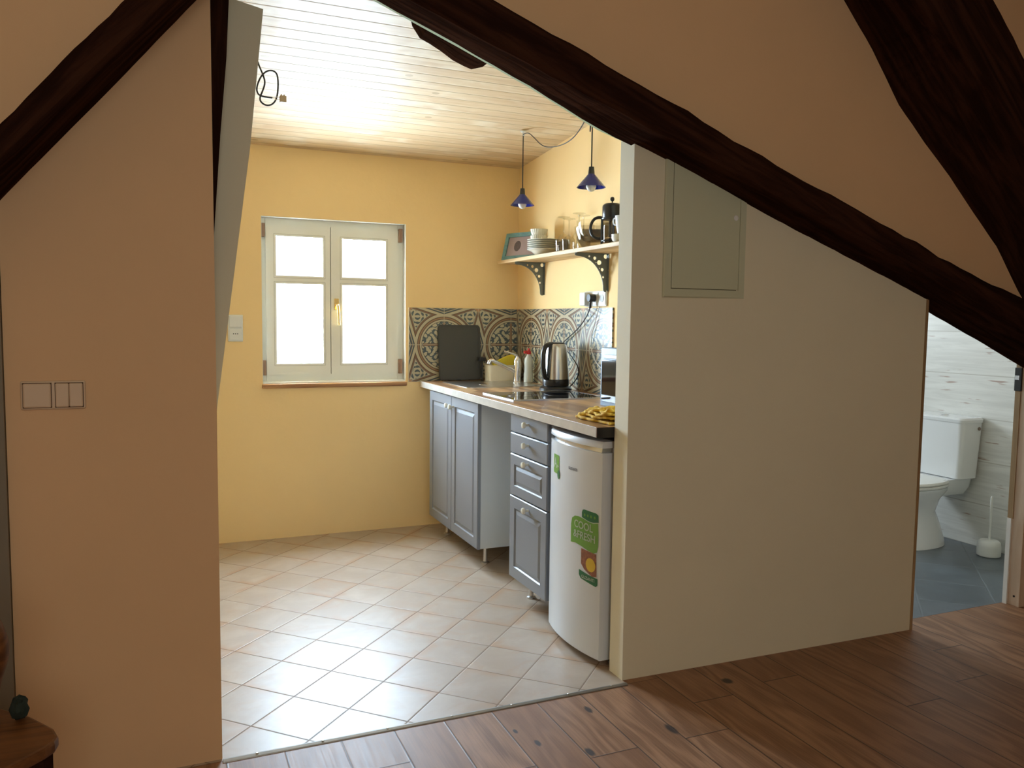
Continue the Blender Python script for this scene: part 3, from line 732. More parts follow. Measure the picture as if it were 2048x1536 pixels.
# grey board leaning on the back tiles
bd = MB().loft([[(x, 4.722 + (z - .9) * 0.115 + dy, z) for x, z in [(p[0], p[2]) for p in [(a, 0, b_) for a, b_ in [(q[0], q[1]) for q in ringrect(1.548, 1.825, 0.905, 1.243, 0, 0.022)]]]] for dy in (0, 0.0035)]).build('chopping_board', M_tray, None, False, (1.686, 4.73, .9))
bd2 = MB().loft([[(x, 4.7205 + (z - .9) * 0.115, z) for x, z, _ in ringrect(1.553, 1.82, 0.910, 1.238, 0, 0.02)], [(x, 4.7185 + (z - .9) * 0.115, z) for x, z, _ in ringrect(1.553, 1.82, 0.910, 1.238, 0, 0.02)],
                 [(x, 4.7185 + (z - .9) * 0.115, z) for x, z, _ in ringrect(1.562, 1.811, 0.919, 1.229, 0, 0.016)], [(x, 4.7205 + (z - .9) * 0.115, z) for x, z, _ in ringrect(1.562, 1.811, 0.919, 1.229, 0, 0.016)]], False, True).build('raised_rim', M_tray, bd)
tag(bd, 'dark grey rounded board standing against the patterned tiles', 'board')

# caddy with sponge cloth and brush
cd = MB()
cd.loft([ringrect(1.832, 2.045, 4.60, 4.70, .9006, .02), ringrect(1.828, 2.050, 4.596, 4.704, 1.0, .022), ringrect(1.833, 2.045, 4.601, 4.699, 1.0, .02), ringrect(1.838, 2.040, 4.606, 4.694, .915, .02)])
cdo = cd.build('sink_caddy', M_beigep, None, True, (1.94, 4.65, .9006)); tag(cdo, 'cream plastic box behind the tap', 'caddy')
sp_ = MB().loft([[(x, 4.640 + dy + 0.02 * k, z) for x, z in ((1.885, 0.93), (2.02, 0.93), (2.012, 1.066), (1.965, 1.055), (1.87, 1.012))] for k, dy in ((0, 0), (1, .006))]).build('sponge_cloth', M_sponge, None, False, (1.95, 4.65, .93)); tag(sp_, 'yellow sponge cloth sticking out of the cream box', 'cloth')
br = thing('dish_brush', (1.80, 4.68, .93), 'small black brush head beside the cream box', 'brush')
MB().box(1.784, 1.828, 4.655, 4.695, 1.020, 1.050, .006).build('bristle_head', M_dark, br)
MB().tube([(1.81, 4.675, 1.022), (1.812, 4.68, .96), (1.815, 4.685, .9012)], 0.006, 8).build('handle', M_dark, br)
bx, by = 2.034, 4.478
bt = thing('detergent_bottle', (bx, by, .9), 'pale detergent bottle with red cap right of the tap', 'bottle')
MB().lathe([(0.024, .9005), (0.028, .905), (0.028, .95), (0.024, .975), (0.027, 1.02), (0.025, 1.045), (0.012, 1.065), (0.011, 1.072)], (bx, by, 0), 28).build('bottle_body', M_bottle, bt, True)
MB().lathe([(0.014, 1.0725), (0.014, 1.09), (0.007, 1.094), (0.006, 1.108)], (bx, by, 0), 18).tube([(bx - .03, by, 1.083), (bx - .012, by, 1.088)], 0.009, 10).build('cap', M_redcap, bt, True)
# yellow cloth: crumpled sheet
def cloth(name, x0, x1, y0, y1, z, mat, label):
    b = bmesh.new(); n = 36
    # a towel folded into four wavy layers of slightly different outline
    for L, (dx0, dx1, dy0, dy1) in enumerate(((0, 0, 0, 0), (.006, -.004, .004, -.012), (.002, -.012, .008, -.030), (.014, -.006, .012, -.050))):
        V = []
        for i in range(n):
            row = []
            for j in range(n):
                u, v = i / (n - 1), j / (n - 1)
                X0, X1, Y0, Y1 = x0 + dx0, x1 + dx1, y0 + dy0, y1 + dy1
                x = X0 + (X1 - X0) * u + 0.006 * math.sin(v * 7 + L * 1.7) + 0.003 * math.sin(v * 23 + L)
                y = Y0 + (Y1 - Y0) * v + 0.005 * math.sin(u * 8 + L * 2.1)
                hgt = 0.003 * math.sin(u * 10 + L * .6 + v * 3) + 0.003 * math.sin(v * 11 + L * .5) + 0.0012 * math.sin(u * 34 + v * 9)
                row.append(b.verts.new((x, y, z + 0.006 + L * 0.0105 + hgt * (0.3 + 0.5 * L) * min(1, L + .2) + 0.003 * L * (1 - v))))
            V.append(row)
        for i in range(n - 1):
            for j in range(n - 1): b.faces.new((V[i][j], V[i + 1][j], V[i + 1][j + 1], V[i][j + 1]))
    me = bpy.data.meshes.new(name); b.to_mesh(me); b.free(); me.materials.append(mat); me.polygons.foreach_set('use_smooth', [True] * len(me.polygons))
    o = bpy.data.objects.new(name, me); COL.objects.link(o)
    c = Vector(((x0 + x1) / 2, (y0 + y1) / 2, z)); me.transform(Matrix.Translation(-c)); o.location = c
    md = o.modifiers.new('thick', 'SOLIDIFY'); md.thickness = 0.0085; md.offset = 0
    return tag(o, label, 'cloth')
def clothmat():
    m, t, b = newmat('yellow_checked_cloth')
    x, y, z = xyz(t); n = noise(t, coords(t), 30, 3)
    s = (x * 160.0).sin() * (y * 160.0).sin()
    c = mixc(t, s.step(-0.2, 0.6), (0.62, 0.36, 0.03), (0.85, 0.60, 0.10))
    setc(t, b, c); b.inputs['Roughness'].default_value = 0.9; bump(t, b, n, 0.5, 0.003)
    return m
cloth('dish_cloth', 1.475, 1.66, 2.54, 2.80, 0.900, clothmat(), 'folded yellow dish cloth on the near end of the worktop')

# ------------------------------------------------------------------ refrigerator
FX = 1.45
fr = thing('refrigerator', (1.75, 2.74, 0), 'small white fridge with green stickers under the worktop', 'refrigerator')
MB().box(1.50, 2.04, 2.535, 2.955, 0.03, 0.835, .004).build('body', M_fridge, fr)
def fcurve(y):  # bulging door front
    u = (y - 2.745) / 0.21; return FX - 0.030 * (1 - u * u)
def fridge_door():
    ys = [2.535 + 0.42 * k / 24 for k in range(25)]
    def prof(z, d=0.0): return [(1.498, 2.535, z)] + [(fcurve(y) + d, y, z) for y in ys] + [(1.498, 2.955, z)]
    return MB().loft([prof(0.028, 0.004), prof(0.032), prof(0.775), prof(0.800)])
fd = fridge_door().build('door', M_fridge, fr, True)
ys = [2.535 + 0.42 * k / 24 for k in range(25)]
def fprof(z, d, a=0, b_=25): return [(1.498, ys[a], z)] + [(fcurve(y) + d, y, z) for y in ys[a:b_]] + [(1.498, ys[b_ - 1], z)]
hs = MB().loft([fprof(0.8005, 0.012, 1, 24), fprof(0.818, 0.014, 1, 24)]).build('grip_recess', M_silver, fd, True)
MB().loft([fprof(0.8185, -0.002), fprof(0.835, 0.0), fprof(0.842, 0.006)]).build('top_trim', M_fridge, fr, True)
MB().box(1.50, 2.04, 2.535, 2.955, 0.8355, 0.8425, .002).build('top_plate', M_seal, fr)
for x, y in ((1.53, 2.57), (1.53, 2.92), (2.0, 2.57), (2.0, 2.92)): MB().lathe([(0.016, 0), (0.016, .006), (0.01, .01), (0.01, .031)], (x, y, 0), 14).build('foot', M_seal, fr)
def sticker(name, pts, mat, parent, off=0.0012):
    """flat decal following the curved door: pts in (y, z)"""
    b = bmesh.new()
    vs = [b.verts.new((0, p[0], p[1])) for p in pts]; f = b.faces.new(vs)
    ymin, ymax = min(p[0] for p in pts), max(p[0] for p in pts)
    k = ymin + 0.012
    while k < ymax:
        bmesh.ops.bisect_plane(b, geom=b.verts[:] + b.edges[:] + b.faces[:], plane_co=(0, k, 0), plane_no=(0, 1, 0)); k += 0.012
    bmesh.ops.triangulate(b, faces=b.faces[:])
    for v in b.verts: v.co.x = fcurve(v.co.y) - off
    m = MB(); m.b.free(); m.b = b
    o = m.build(name, mat, parent)
    return o
def rrect(y0, y1, z0, z1, r, n=5): return [(p[0], p[1]) for p in ringrect(y0, y1, z0, z1, 0, r, n)]
def ftext(body, size, y, z, mat, parent, off, sx=1.0, bold=0.0, line=.85, align='CENTER', shear=0.0):
    o = text_mesh('lettering', body, size, mat, parent, (0, y, z), (0, -1, 0), (0, 0, 1), 0.0003, align, 1.0, line, sx, bold, shear)
    base = wloc(parent)
    for v in o.data.vertices: v.co.x = fcurve(v.co.y + base.y) - off - base.x - (0.0003 if v.co.x < 0 else 0)
    return o
# big sticker
st = sticker('cool_sticker', [(2.712, 0.505), (2.705, 0.530), (2.685, 0.542), (2.66, 0.545), (2.63, 0.542), (2.60, 0.536), (2.575, 0.535), (2.548, 0.541), (2.546, 0.50), (2.546, 0.455), (2.552, 0.432), (2.57, 0.424), (2.60, 0.428), (2.64, 0.436), (2.68, 0.440), (2.712, 0.435)], M_green1, fd)
sticker('sticker_band', [(2.64, 0.565), (2.635, 0.575), (2.625, 0.578), (2.56, 0.576), (2.548, 0.57), (2.546, 0.544), (2.575, 0.538), (2.60, 0.5385), (2.64, 0.5465)], M_green2, st, 0.0010)
ftext('COOL', 0.040, 2.688, 0.513, M_stw, st, 0.0018, 1.0, 0.0007, align='LEFT')
ftext('&FRESH', 0.040, 2.692, 0.475, M_stw, st, 0.0018, 0.98, 0.0007, align='LEFT')
for k, y in enumerate((2.622, 2.604, 2.586, 2.566)):
    sticker('pictogram', [(y + 0.005 * math.cos(a), 0.558 + 0.006 * math.sin(a)) for a in [2 * math.pi * q / 6 for q in range(6)]], M_green1, st, 0.0016)
sticker('fruit_picture', [(2.640, 0.428), (2.555, 0.424), (2.552, 0.34), (2.575, 0.335), (2.62, 0.352), (2.64, 0.37)], M_fruit, st, 0.0010)
sticker('lemon_slice', [(2.584 + 0.026 * math.cos(a), 0.377 + 0.026 * math.sin(a)) for a in [2 * math.pi * q / 20 for q in range(20)]], M_lemon, st, 0.0018)
sticker('brand_band', [(2.652, 0.345), (2.652, 0.325), (2.64, 0.313), (2.555, 0.302), (2.546, 0.31), (2.546, 0.334), (2.60, 0.338)], M_green2, st, 0.0010)
ftext('GUZANTI', 0.017, 2.598, 0.322, M_stw, st, 0.0018, 1.0, 0.0002)
ftext('GUZANTI', 0.015, 2.707, 0.716, M_ink, fd, 0.0014, 1.0, 0.0003)
en = sticker('energy_sticker', rrect(2.830, 2.898, 0.672, 0.747, .008), M_green1, fd)
ftext('A', 0.055, 2.872, 0.712, M_stw, en, 0.0018, 0.9, 0.0012); ftext('+', 0.03, 2.843, 0.702, M_stw, en, 0.0018, 1.0, 0.0008)
sticker('round_mark', [(2.834 + 0.014 * math.cos(a), 0.672 + 0.018 * math.sin(a)) for a in [2 * math.pi * q / 16 for q in range(16)]], M_green2, en, 0.0020)

# ------------------------------------------------------------------ shelf
SZ0, SZ1 = 1.618, 1.638
sh = thing('wall_shelf', (1.99, 3.7, SZ0), 'wooden wall shelf on two grey perforated brackets above the worktop', 'shelf')
MB().box(1.90, XR - .001, 2.85, 4.657, SZ0, SZ1, .002).build('board', M_shelf, sh)
def bracket(y):
    # outline in (x, z), quarter arch; holes cut by building from a grid of cells would be coarse, so use a boolean-free triangulation
    W_, H_ = 0.188, 0.192
    x1, z1 = XR - .002, SZ0 - .001
    out = [(x1, z1), (x1 - W_, z1), (x1 - W_, z1 - 0.012)]
    n = 14
    for k in range(n + 1):
        a = k / n * math.pi / 2
        out.append((x1 - W_ + 0.012 + (W_ - 0.036) * math.sin(a) , z1 - 0.016 - (H_ - 0.03) * (1 - math.cos(a))))
    out += [(x1 - 0.022, z1 - H_ + 0.006), (x1 - 0.016, z1 - H_), (x1 - 0.004, z1 - H_), (x1, z1 - H_ + 0.006)]
    cu = bpy.data.curves.new('bracket', 'CURVE'); cu.dimensions = '2D'; cu.fill_mode = 'BOTH'; cu.extrude = 0.0022
    def spl(pts):
        s = cu.splines.new('POLY'); s.points.add(len(pts) - 1); s.use_cyclic_u = True
        for p, q in zip(s.points, pts): p.co = (q[0], q[1], 0, 1)
    spl(out)
    for hx, hz, r_ in ((-0.108, -0.016, .0052), (-0.076, -0.024, .0085), (-0.050, -0.045, .0125), (-0.068, -0.045, .0028), (-0.032, -0.080, .0085), (-0.047, -0.073, .0028), (-0.026, -0.118, .0058), (-0.0135, -0.0135, .0115)):
        spl([(x1 + hx + r_ * math.cos(2 * math.pi * k / 18), z1 + hz + r_ * math.sin(2 * math.pi * k / 18)) for k in range(18)])
    tmp = bpy.data.objects.new('b', cu); COL.objects.link(tmp)
    dg = bpy.context.evaluated_depsgraph_get(); me = bpy.data.meshes.new_from_object(tmp.evaluated_get(dg)); COL.objects.unlink(tmp); bpy.data.objects.remove(tmp)
    b0 = wloc(sh)
    for v in me.vertices: v.co = Vector((v.co.x, y + v.co.z, v.co.y)) - b0
    me.materials.clear(); me.materials.append(M_bracket)
    o = bpy.data.objects.new('bracket', me); COL.objects.link(o); o.parent = sh
    MB().box(XR - .0035, XR - .0005, y - .012, y + .012, SZ0 - .19, SZ0 - .001, .001).box(XR - .185, XR - .0035, y - .011, y + .011, SZ0 - .0035, SZ0 - .0005).build('mounting_flange', M_bracket, o)
    for zz in (-.085, -.125): MB().lathe([(0.005, -.0035), (0.004, -.0055), (0.001, -.006)], (XR, y - .006, SZ0 + zz), 10, 'x').build('screw', M_silver, o)
bracket(4.387); bracket(3.635)

# picture frame leaning
pf = thing('picture_frame', (1.94, 4.52, SZ1), 'teal wooden picture frame leaning at the far end of the shelf', 'picture frame')
fa, fb = Vector((1.925, 4.640, SZ1 + .001)), Vector((2.035, 4.37, SZ1 + .001))   # bottom corners
lean = Vector((0.035, 0, 0.165)).normalized(); along = (fb - fa).normalized(); nrm = along.cross(lean)
if nrm.x > 0: nrm = -nrm
def fpt(u, v, d): return fa + along * u + lean * v + nrm * d
FWd, FH, BR = 0.290, 0.165, 0.024
def frect(u0, u1, v0, v1, d): return [fpt(u0, v0, d), fpt(u1, v0, d), fpt(u1, v1, d), fpt(u0, v1, d)]
MB().loft([frect(0, FWd, 0, FH, 0), frect(0, FWd, 0, FH, .014), frect(BR, FWd - BR, BR, FH - BR, .012), frect(BR, FWd - BR, BR, FH - BR, 0.0)], False, True).build('frame', M_teal, pf)
pc = MB().loft([frect(BR, FWd - BR, BR, FH - BR, .001), frect(BR, FWd - BR, BR, FH - BR, .004)]).build('picture', M_paper, pf)
pd = MB(); cu_, cv_ = 0.105, 0.085
pd.loft([[fpt(cu_ + .027 * math.cos(a), cv_ + .032 * math.sin(a), dd) for a in [2 * math.pi * k / 22 for k in range(22)]] for dd in (.004, .0048)])
pd.build('ink_drawing', M_sketch, pc)

# plates and bowls
def lathe_obj(name, prof, c, mat, label, cat, group=None, n=44, smooth=True):
    o = MB().lathe(prof, c, n).build(name, mat, None, smooth, c)
    return tag(o, label, cat, group)
px_, py_ = 1.992, 4.20
z0 = SZ1 + 0.0005
lathe_obj('soup_plate', [(0.042, 0), (0.044, .004), (0.070, .026), (0.094, .036), (0.095, .039), (0.090, .038), (0.068, .030), (0.040, .008)], (px_, py_, z0), M_china, 'deep cream soup plate at the bottom of the plate stack', 'plate')
zz = z0 + 0.0095 + 0.024
names = ['lowest flat', 'second lowest flat', 'middle flat', 'second highest flat', 'topmost flat']
pl0 = None
for k in range(5):
    prof = [(0.055, 0), (0.057, .003), (0.093, .0115), (0.0945, .0135), (0.091, .0135), (0.062, .006), (0.05, .0045)]
    if pl0 is None:
        pl0 = lathe_obj('plate', prof, (px_, py_, zz), M_china, '', 'plate', 'stacked plates on the shelf'); o = pl0
    else:
        o = pl0.copy(); COL.objects.link(o); o.location = (px_ + random.uniform(-.001, .001), py_, zz + 0.0115 * k)
    o['label'] = names[k] + ' cream plate in the stack on the shelf'
zt = zz + 0.0115 * 4 + 0.005
def ribbed(name, r0, r1, h, c, label, cat, ribs=24, group=None, stack=None):
    rings = []
    for (f, s_) in ((0, 0), (0.06, .0), (0.5, .6), (0.98, 1), (1.0, 1.0)):
        rr = r0 + (r1 - r0) * s_
        rings.append([(c[0] + rr * (1 + .018 * math.cos(k * math.pi)) * math.cos(2 * math.pi * k / (2 * ribs)), c[1] + rr * (1 + .018 * math.cos(k * math.pi)) * math.sin(2 * math.pi * k / (2 * ribs)), c[2] + h * f) for k in range(2 * ribs)])
    for rr, f in ((r1 * .95, 1.0), (r1 * .88, .5), (r0 * .85, .12)):
        rings.append([(c[0] + rr * math.cos(2 * math.pi * k / (2 * ribs)), c[1] + rr * math.sin(2 * math.pi * k / (2 * ribs)), c[2] + h * f) for k in range(2 * ribs)])
    o = MB().loft(rings).build(name, M_china, None, False, c)
    return tag(o, label, cat, group)
ribbed('ribbed_bowl', 0.040, 0.0495, 0.036, (1.99, 4.262, zt), 'lower ribbed cream bowl standing on the plates', 'bowl', group='bowls stacked on the plates')
ribbed('ribbed_bowl', 0.040, 0.0495, 0.036, (1.99, 4.262, zt + 0.0365), 'upper ribbed cream bowl on top of the plate stack', 'bowl', group='bowls stacked on the plates')

# wine glasses, standing upside down
wg = None
WG = [((1.985, 3.94), 'upside-down wine glass at the front, next to the plates'), ((2.046, 3.995), 'upside-down wine glass against the wall behind the one next to the plates'),
      ((1.985, 3.763), 'upside-down wine glass at the front, next to the glass bowls'), ((2.046, 3.828), 'upside-down wine glass against the wall behind the one next to the glass bowls')]
for (c, lab) in WG:
    if wg is None:
        wg = MB().lathe([(0.030, 0), (0.036, .03), (0.038, .055), (0.033, .078), (0.020, .095), (0.006, .104), (0.0035, .112), (0.0032, .175), (0.006, .184), (0.034, .190), (0.034, .192), (0.004, .192)], (c[0], c[1], SZ1), 28, caps=False).build('wine_glass', M_glass, None, True, (c[0], c[1], SZ1 + .0003))
        o = wg; wg.location = (c[0], c[1], SZ1 + .0003)
    else:
        o = wg.copy(); COL.objects.link(o); o.location = (c[0], c[1], SZ1 + .0003)
    tag(o, lab, 'glass', 'upside-down wine glasses on the shelf')
sg = None
for c, lab in (((1.918, 3.85), 'short clear tumbler at the shelf edge beside the plates'), ((1.918, 3.775), 'short clear tumbler at the shelf edge in front of the wine glasses')):
    if sg is None:
        sg = MB().lathe([(0.018, 0), (0.020, .002), (0.023, .058), (0.021, .058), (0.0185, .008), (0.004, .007)], (c[0], c[1], SZ1 + .0003), 26).build('tumbler', M_glass, None, True, (c[0], c[1], SZ1 + .0003)); o = sg
    else: o = sg.copy(); COL.objects.link(o); o.location = (c[0], c[1], SZ1 + .0003)
    tag(o, lab, 'glass', 'small tumblers at the shelf edge')
gb = (1.985, 3.605)
def bowlprof(r, h, t_=.003): return [(r * .38, 0), (r * .62, h * .10), (r * .88, h * .42), (r * .98, h * .78), (r, h), (r - t_, h), (r * .98 - t_, h * .78), (r * .86 - t_, h * .42), (r * .60, h * .13), (r * .3, h * .05)]
o = MB().lathe(bowlprof(0.098, 0.105), (gb[0], gb[1], SZ1 + .0003), 48).build('glass_bowl', M_glassbowl, None, True, (gb[0], gb[1], SZ1)); tag(o, 'outer clear glass mixing bowl on the shelf, the lower of the nested pair', 'bowl', 'nested glass bowls')
o = MB().lathe(bowlprof(0.088, 0.105), (gb[0], gb[1], SZ1 + .030), 48).build('glass_bowl', M_glassbowl, None, True, (gb[0], gb[1], SZ1 + .03)); tag(o, 'inner clear glass mixing bowl nested on top', 'bowl', 'nested glass bowls')

# french press
fx2, fy2 = 1.965, 3.395
fp = thing('french_press', (fx2, fy2, SZ1), 'black framed glass french press at the near end of the shelf', 'french press')
MB().lathe([(0.040, .010), (0.042, .014), (0.042, .150), (0.040, .150), (0.040, .016), (0.01, .013)], (fx2, fy2, SZ1), 36).build('beaker', M_glass, fp, True)
MB().lathe([(0.0445, .118), (0.046, .120), (0.046, .178), (0.0445, .184), (0.036, .192), (0.010, .196)], (fx2, fy2, SZ1), 36).build('lid', M_dark, fp, True)
MB().lathe([(0.003, .195), (0.003, .203), (0.008, .206), (0.0105, .214), (0.008, .222), (0.002, .225)], (fx2, fy2, SZ1), 18).build('knob', M_dark, fp, True)
MB().tube([(fx2, fy2, SZ1 + .03), (fx2, fy2, SZ1 + .19)], 0.0015, 8).lathe([(0.038, .028), (0.038, .032)], (fx2, fy2, SZ1), 24).build('plunger', M_chrome, fp)
cage = MB()
for a in (R(160), R(250), R(340), R(70)):
    ux, uy_ = math.cos(a), math.sin(a)
    cage.tube([(fx2 + .047 * ux, fy2 + .047 * uy_, SZ1 + .001), (fx2 + .047 * ux, fy2 + .047 * uy_, SZ1 + .125)], 0.0058, 8)
for zc in (.018, .122):
    cage.tube([(fx2 + .0465 * math.cos(2 * math.pi * k / 28), fy2 + .0465 * math.sin(2 * math.pi * k / 28), SZ1 + zc) for k in range(28)], 0.004, 8, 0, True)
cage.build('cage', M_dark, fp, True)
hdv = Vector((-0.72, 0.69, 0)).normalized()
MB().tube([Vector((fx2, fy2, SZ1)) + hdv * a + Vector((0, 0, z)) for a, z in ((.046, .128), (.065, .132), (.088, .124), (.102, .10), (.104, .075), (.098, .052), (.082, .036), (.060, .030), (.046, .032))], 0.0072, 12, 2).build('handle', M_dark, fp, True)
# ribbed bowls and mug in front of the press
cupc = (1.945, 3.285)
cb = None
for k, lab in ((0, 'lower cream dessert bowl in front of the french press'), (1, 'upper cream dessert bowl in front of the french press')):
    p = [(0.022, 0), (0.024, .003), (0.033, .008), (0.036, .014), (0.038, .020), (0.040, .026), (0.0385, .026), (0.034, .014), (0.018, .006)]
    c = (cupc[0], cupc[1], SZ1 + .0004 + .0115 * k)
    if cb is None: cb = lathe_obj('dessert_bowl', p, c, M_china, lab, 'bowl', 'dessert bowls by the french press'); o = cb
    else: o = cb.copy(); COL.objects.link(o); o.location = c; o['label'] = lab
mg = thing('mug', (1.945, 3.262, SZ1 + .052), 'pale grey mug perched on the dessert bowls, handle to the left', 'mug')
mm = MB().lathe([(0.020, 0), (0.024, .002), (0.032, .045), (0.036, .082), (0.034, .082), (0.030, .045), (0.020, .006)], (1.945, 3.262, SZ1 + .0385), 32).build('mug_body', M_porc, mg, True)
MB().tube([(1.936, 3.29, SZ1 + .108), (1.930, 3.305, SZ1 + .116), (1.927, 3.318, SZ1 + .106), (1.928, 3.316, SZ1 + .086), (1.936, 3.292, SZ1 + .078)], 0.0035, 8, 2).build('mug_handle', M_porc, mg, True)

# ------------------------------------------------------------------ pendant lamps
def pendant(x, y, zr, zc, label):
    L_ = thing('pendant_lamp', (x, y, zr), label, 'pendant lamp', 'blue pendant lamps')
    r = 0.0635
    MB().lathe([(0.0135, zr + .058), (r, zr), (r + .001, zr - .001), (r - .003, zr + .0008), (0.0125, zr + .055)], (x, y, 0), 40, caps=False).build('lamp_shade', M_blue, L_, True)
    MB().lathe([(0.0145, zr + .056), (0.0145, zr + .060), (0.0115, zr + .088), (0.003, zr + .089)], (x, y, 0), 24).build('lamp_holder', M_dark, L_, True)
    MB().lathe([(0.010, zr + .05), (0.014, zr + .032), (0.022, zr + .012), (0.0225, zr + .002), (0.021, zr - .004), (0.013, zr - .016), (0.003, zr - .0195)], (x, y, 0), 28).build('bulb', M_bulb, L_, True)
    MB().tube([(x, y, zr + .088), (x, y, zc)], 0.0030, 8).build('cord', M_cable, L_, True)
    return L_
CZ = lambda y: 2.219 + (4.776 - y) * 0.0900
p1 = pendant(1.79, 4.05, 1.893, CZ(4.05) - .012, 'farther blue pendant lamp with a small cone shade, left of the pair')
p2 = pendant(1.752, 3.215, 1.866, CZ(3.215) - .005, 'nearer blue pendant lamp with a small cone shade, under the truss beam')
hk = MB().lathe([(0.016, -.001), (0.015, -.006), (0.004, -.008), (0.003, -.016)], (1.79, 4.05, CZ(4.05)), 16).tube([(1.79, 4.05, CZ(4.05) - .016), (1.796, 4.045, CZ(4.05) - .022), (1.79, 4.04, CZ(4.05) - .028), (1.784, 4.045, CZ(4.05) - .022)], 0.0018, 6).build('ceiling_hook', M_white, None, True, (1.79, 4.05, CZ(4.05))); tag(hk, 'small white ceiling hook holding the farther lamp cord', 'hook')
sw = MB().tube([(1.79, 4.042, CZ(4.05) - .018), (1.79, 3.98, 2.262), (1.79, 3.90, 2.215), (1.79, 3.82, 2.165), (1.788, 3.73, 2.137), (1.785, 3.58, 2.118), (1.78, 3.45, 2.125), (1.77, 3.34, 2.160), (1.76, 3.25, 2.215), (1.765, 3.255, 2.18), (1.765, 3.26, 2.10), (1.764, 3.248, 2.16), (1.762, 3.242, 2.30)], 0.0024, 8, 2).build('lamp_cable', M_cable, None, True, (1.79, 4.04, CZ(4.05))); tag(sw, 'slack black cable swagged between the two blue lamps', 'cable')

# loose ceiling wire with terminal block
lw_ = thing('loose_wire', (0.40, 3.52, 2.33), 'coiled black wire with terminal block hanging from the board ceiling', 'wire')
WP = [(0.365, 2.331), (0.377, 2.295), (0.395, 2.256), (0.403, 2.224), (0.389, 2.182), (0.379, 2.161), (0.381, 2.142), (0.406, 2.131), (0.435, 2.144), (0.452, 2.18), (0.454, 2.25), (0.441, 2.272), (0.411, 2.27), (0.386, 2.247), (0.370, 2.21), (0.369, 2.185), (0.382, 2.170), (0.43, 2.167)]
MB().tube([(x, 3.5 + 0.012 * math.sin(i * .9), z) for i, (x, z) in enumerate(WP)], 0.0034, 8, 2).build('wire', M_cable, lw_, True)
MB().tube([(0.43, 3.505, 2.167), (0.448, 3.50, 2.172), (0.458, 3.50, 2.170)], 0.0012, 6).tube([(0.43, 3.505, 2.167), (0.446, 3.502, 2.160), (0.458, 3.50, 2.163)], 0.0012, 6).build('bare_strands', M_beigep, lw_)
MB().box(0.4585, 0.484, 3.490, 3.510, 2.152, 2.178, .002).box(0.462, 0.467, 3.494, 3.506, 2.178, 2.183).box(0.473, 0.478, 3.494, 3.506, 2.178, 2.183).build('terminal_block', M_term, lw_)

# ------------------------------------------------------------------ switches and sockets
sw1 = thing('light_switch', (-0.262, 2.40, 1.067), 'cream double light switch plate on the peach wall', 'light switch')
MB().box(-0.337, -0.189, 2.3925, 2.3995, 1.031, 1.105, .004).build('plate', M_swcream, sw1)
MB().box(-0.3325, -0.2665, 2.3915, 2.393, 1.0355, 1.1005).box(-0.2595, -0.1935, 2.3915, 2.393, 1.0355, 1.1005).build('shadow_gap', plain('dark_gap', (0.10, 0.05, 0.025), 0.8), sw1)
MB().box(-0.331, -0.268, 2.3875, 2.392, 1.037, 1.099, .0035).build('rocker', M_swcream, sw1)
MB().box(-0.258, -0.2275, 2.3875, 2.392, 1.037, 1.099, .003).build('rocker', M_swcream, sw1)
MB().box(-0.2265, -0.195, 2.3875, 2.392, 1.037, 1.099, .003).build('rocker', M_swcream, sw1)
sw2 = thing('wall_socket', (0.372, YB, 1.21), 'white switch above socket on the back wall left of the window', 'socket')
MB().box(0.333, 0.413, YB - .009, YB - .0005, 1.139, 1.288, .004).build('plate', M_white, sw2)
MB().box(0.340, 0.406, YB - .0135, YB - .009, 1.218, 1.281, .003).build('rocker', M_white, sw2)
so = MB().box(0.340, 0.406, YB - .012, YB - .009, 1.146, 1.210, .002).build('socket_insert', M_white, sw2)
for dx in (-0.011, 0, 0.011): MB().lathe([(0.0032, YB - .0125), (0.0032, YB - .0115)], (0.373 + dx, 0, 1.182), 10, 'y').build('pin_hole', M_dark, so)
sw3 = thing('wall_socket', (XR, 3.745, 1.39), 'white triple socket plate above the printed tiles, black plug in its middle', 'socket')
MB().box(XR - .010, XR - .0005, 3.630, 3.862, 1.353, 1.433, .003).build('plate', M_white, sw3)
MB().box(XR - .045, XR - .010, 3.795, 3.855, 1.357, 1.428, .006).build('timer_box', M_white, sw3)
for y in (3.744, 3.668):
    s_ = MB().box(XR - .0125, XR - .010, y - .033, y + .033, 1.360, 1.426, .002).build('socket_insert', M_white, sw3)
    MB().lathe([(0.0195, -.0145), (0.0195, -.0125)], (XR, y, 1.394), 24, 'x').build('socket_well', plain('socket_shade', (0.42, 0.41, 0.38), 0.5), s_)

# ------------------------------------------------------------------ access panel in the partition
ap = thing('access_panel', (1.777, 2.405, 1.36), 'pale green metal access panel with round lock in the partition', 'access panel')
m_ = MB()
yq = 2.4075; yw = 2.4135
m_.loft([[(a, y, c) for a, c in ((1.604 + i, 1.363 + i), (1.955 - i, 1.363 + i), (1.955 - i, 1.93 - i), (1.604 + i, 1.93 - i))] for i, y in ((0, yw), (0, yq + .003), (.004, yq - .002), (.030, yq - .002), (.030, yw))], False, True)
m_.build('frame', M_panelgreen, ap)
MB().box(1.6365, 1.9225, yq - .003, yw, 1.3955, 1.897, .001).build('door', M_panelgreen, ap)
MB().box(1.6335, 1.9255, yq + .001, yw, 1.3925, 1.90).build('shadow_gap', plain('panel_gap', (0.12, 0.11, 0.06), 0.8), ap)
MB().lathe([(0.010, yq - .0045), (0.0095, yq - .0055), (0.0075, yq - .0055), (0.007, yq - .004), (0.002, yq - .004)], (1.903, 0, 1.652), 24, 'y').build('lock', M_white, ap, True)

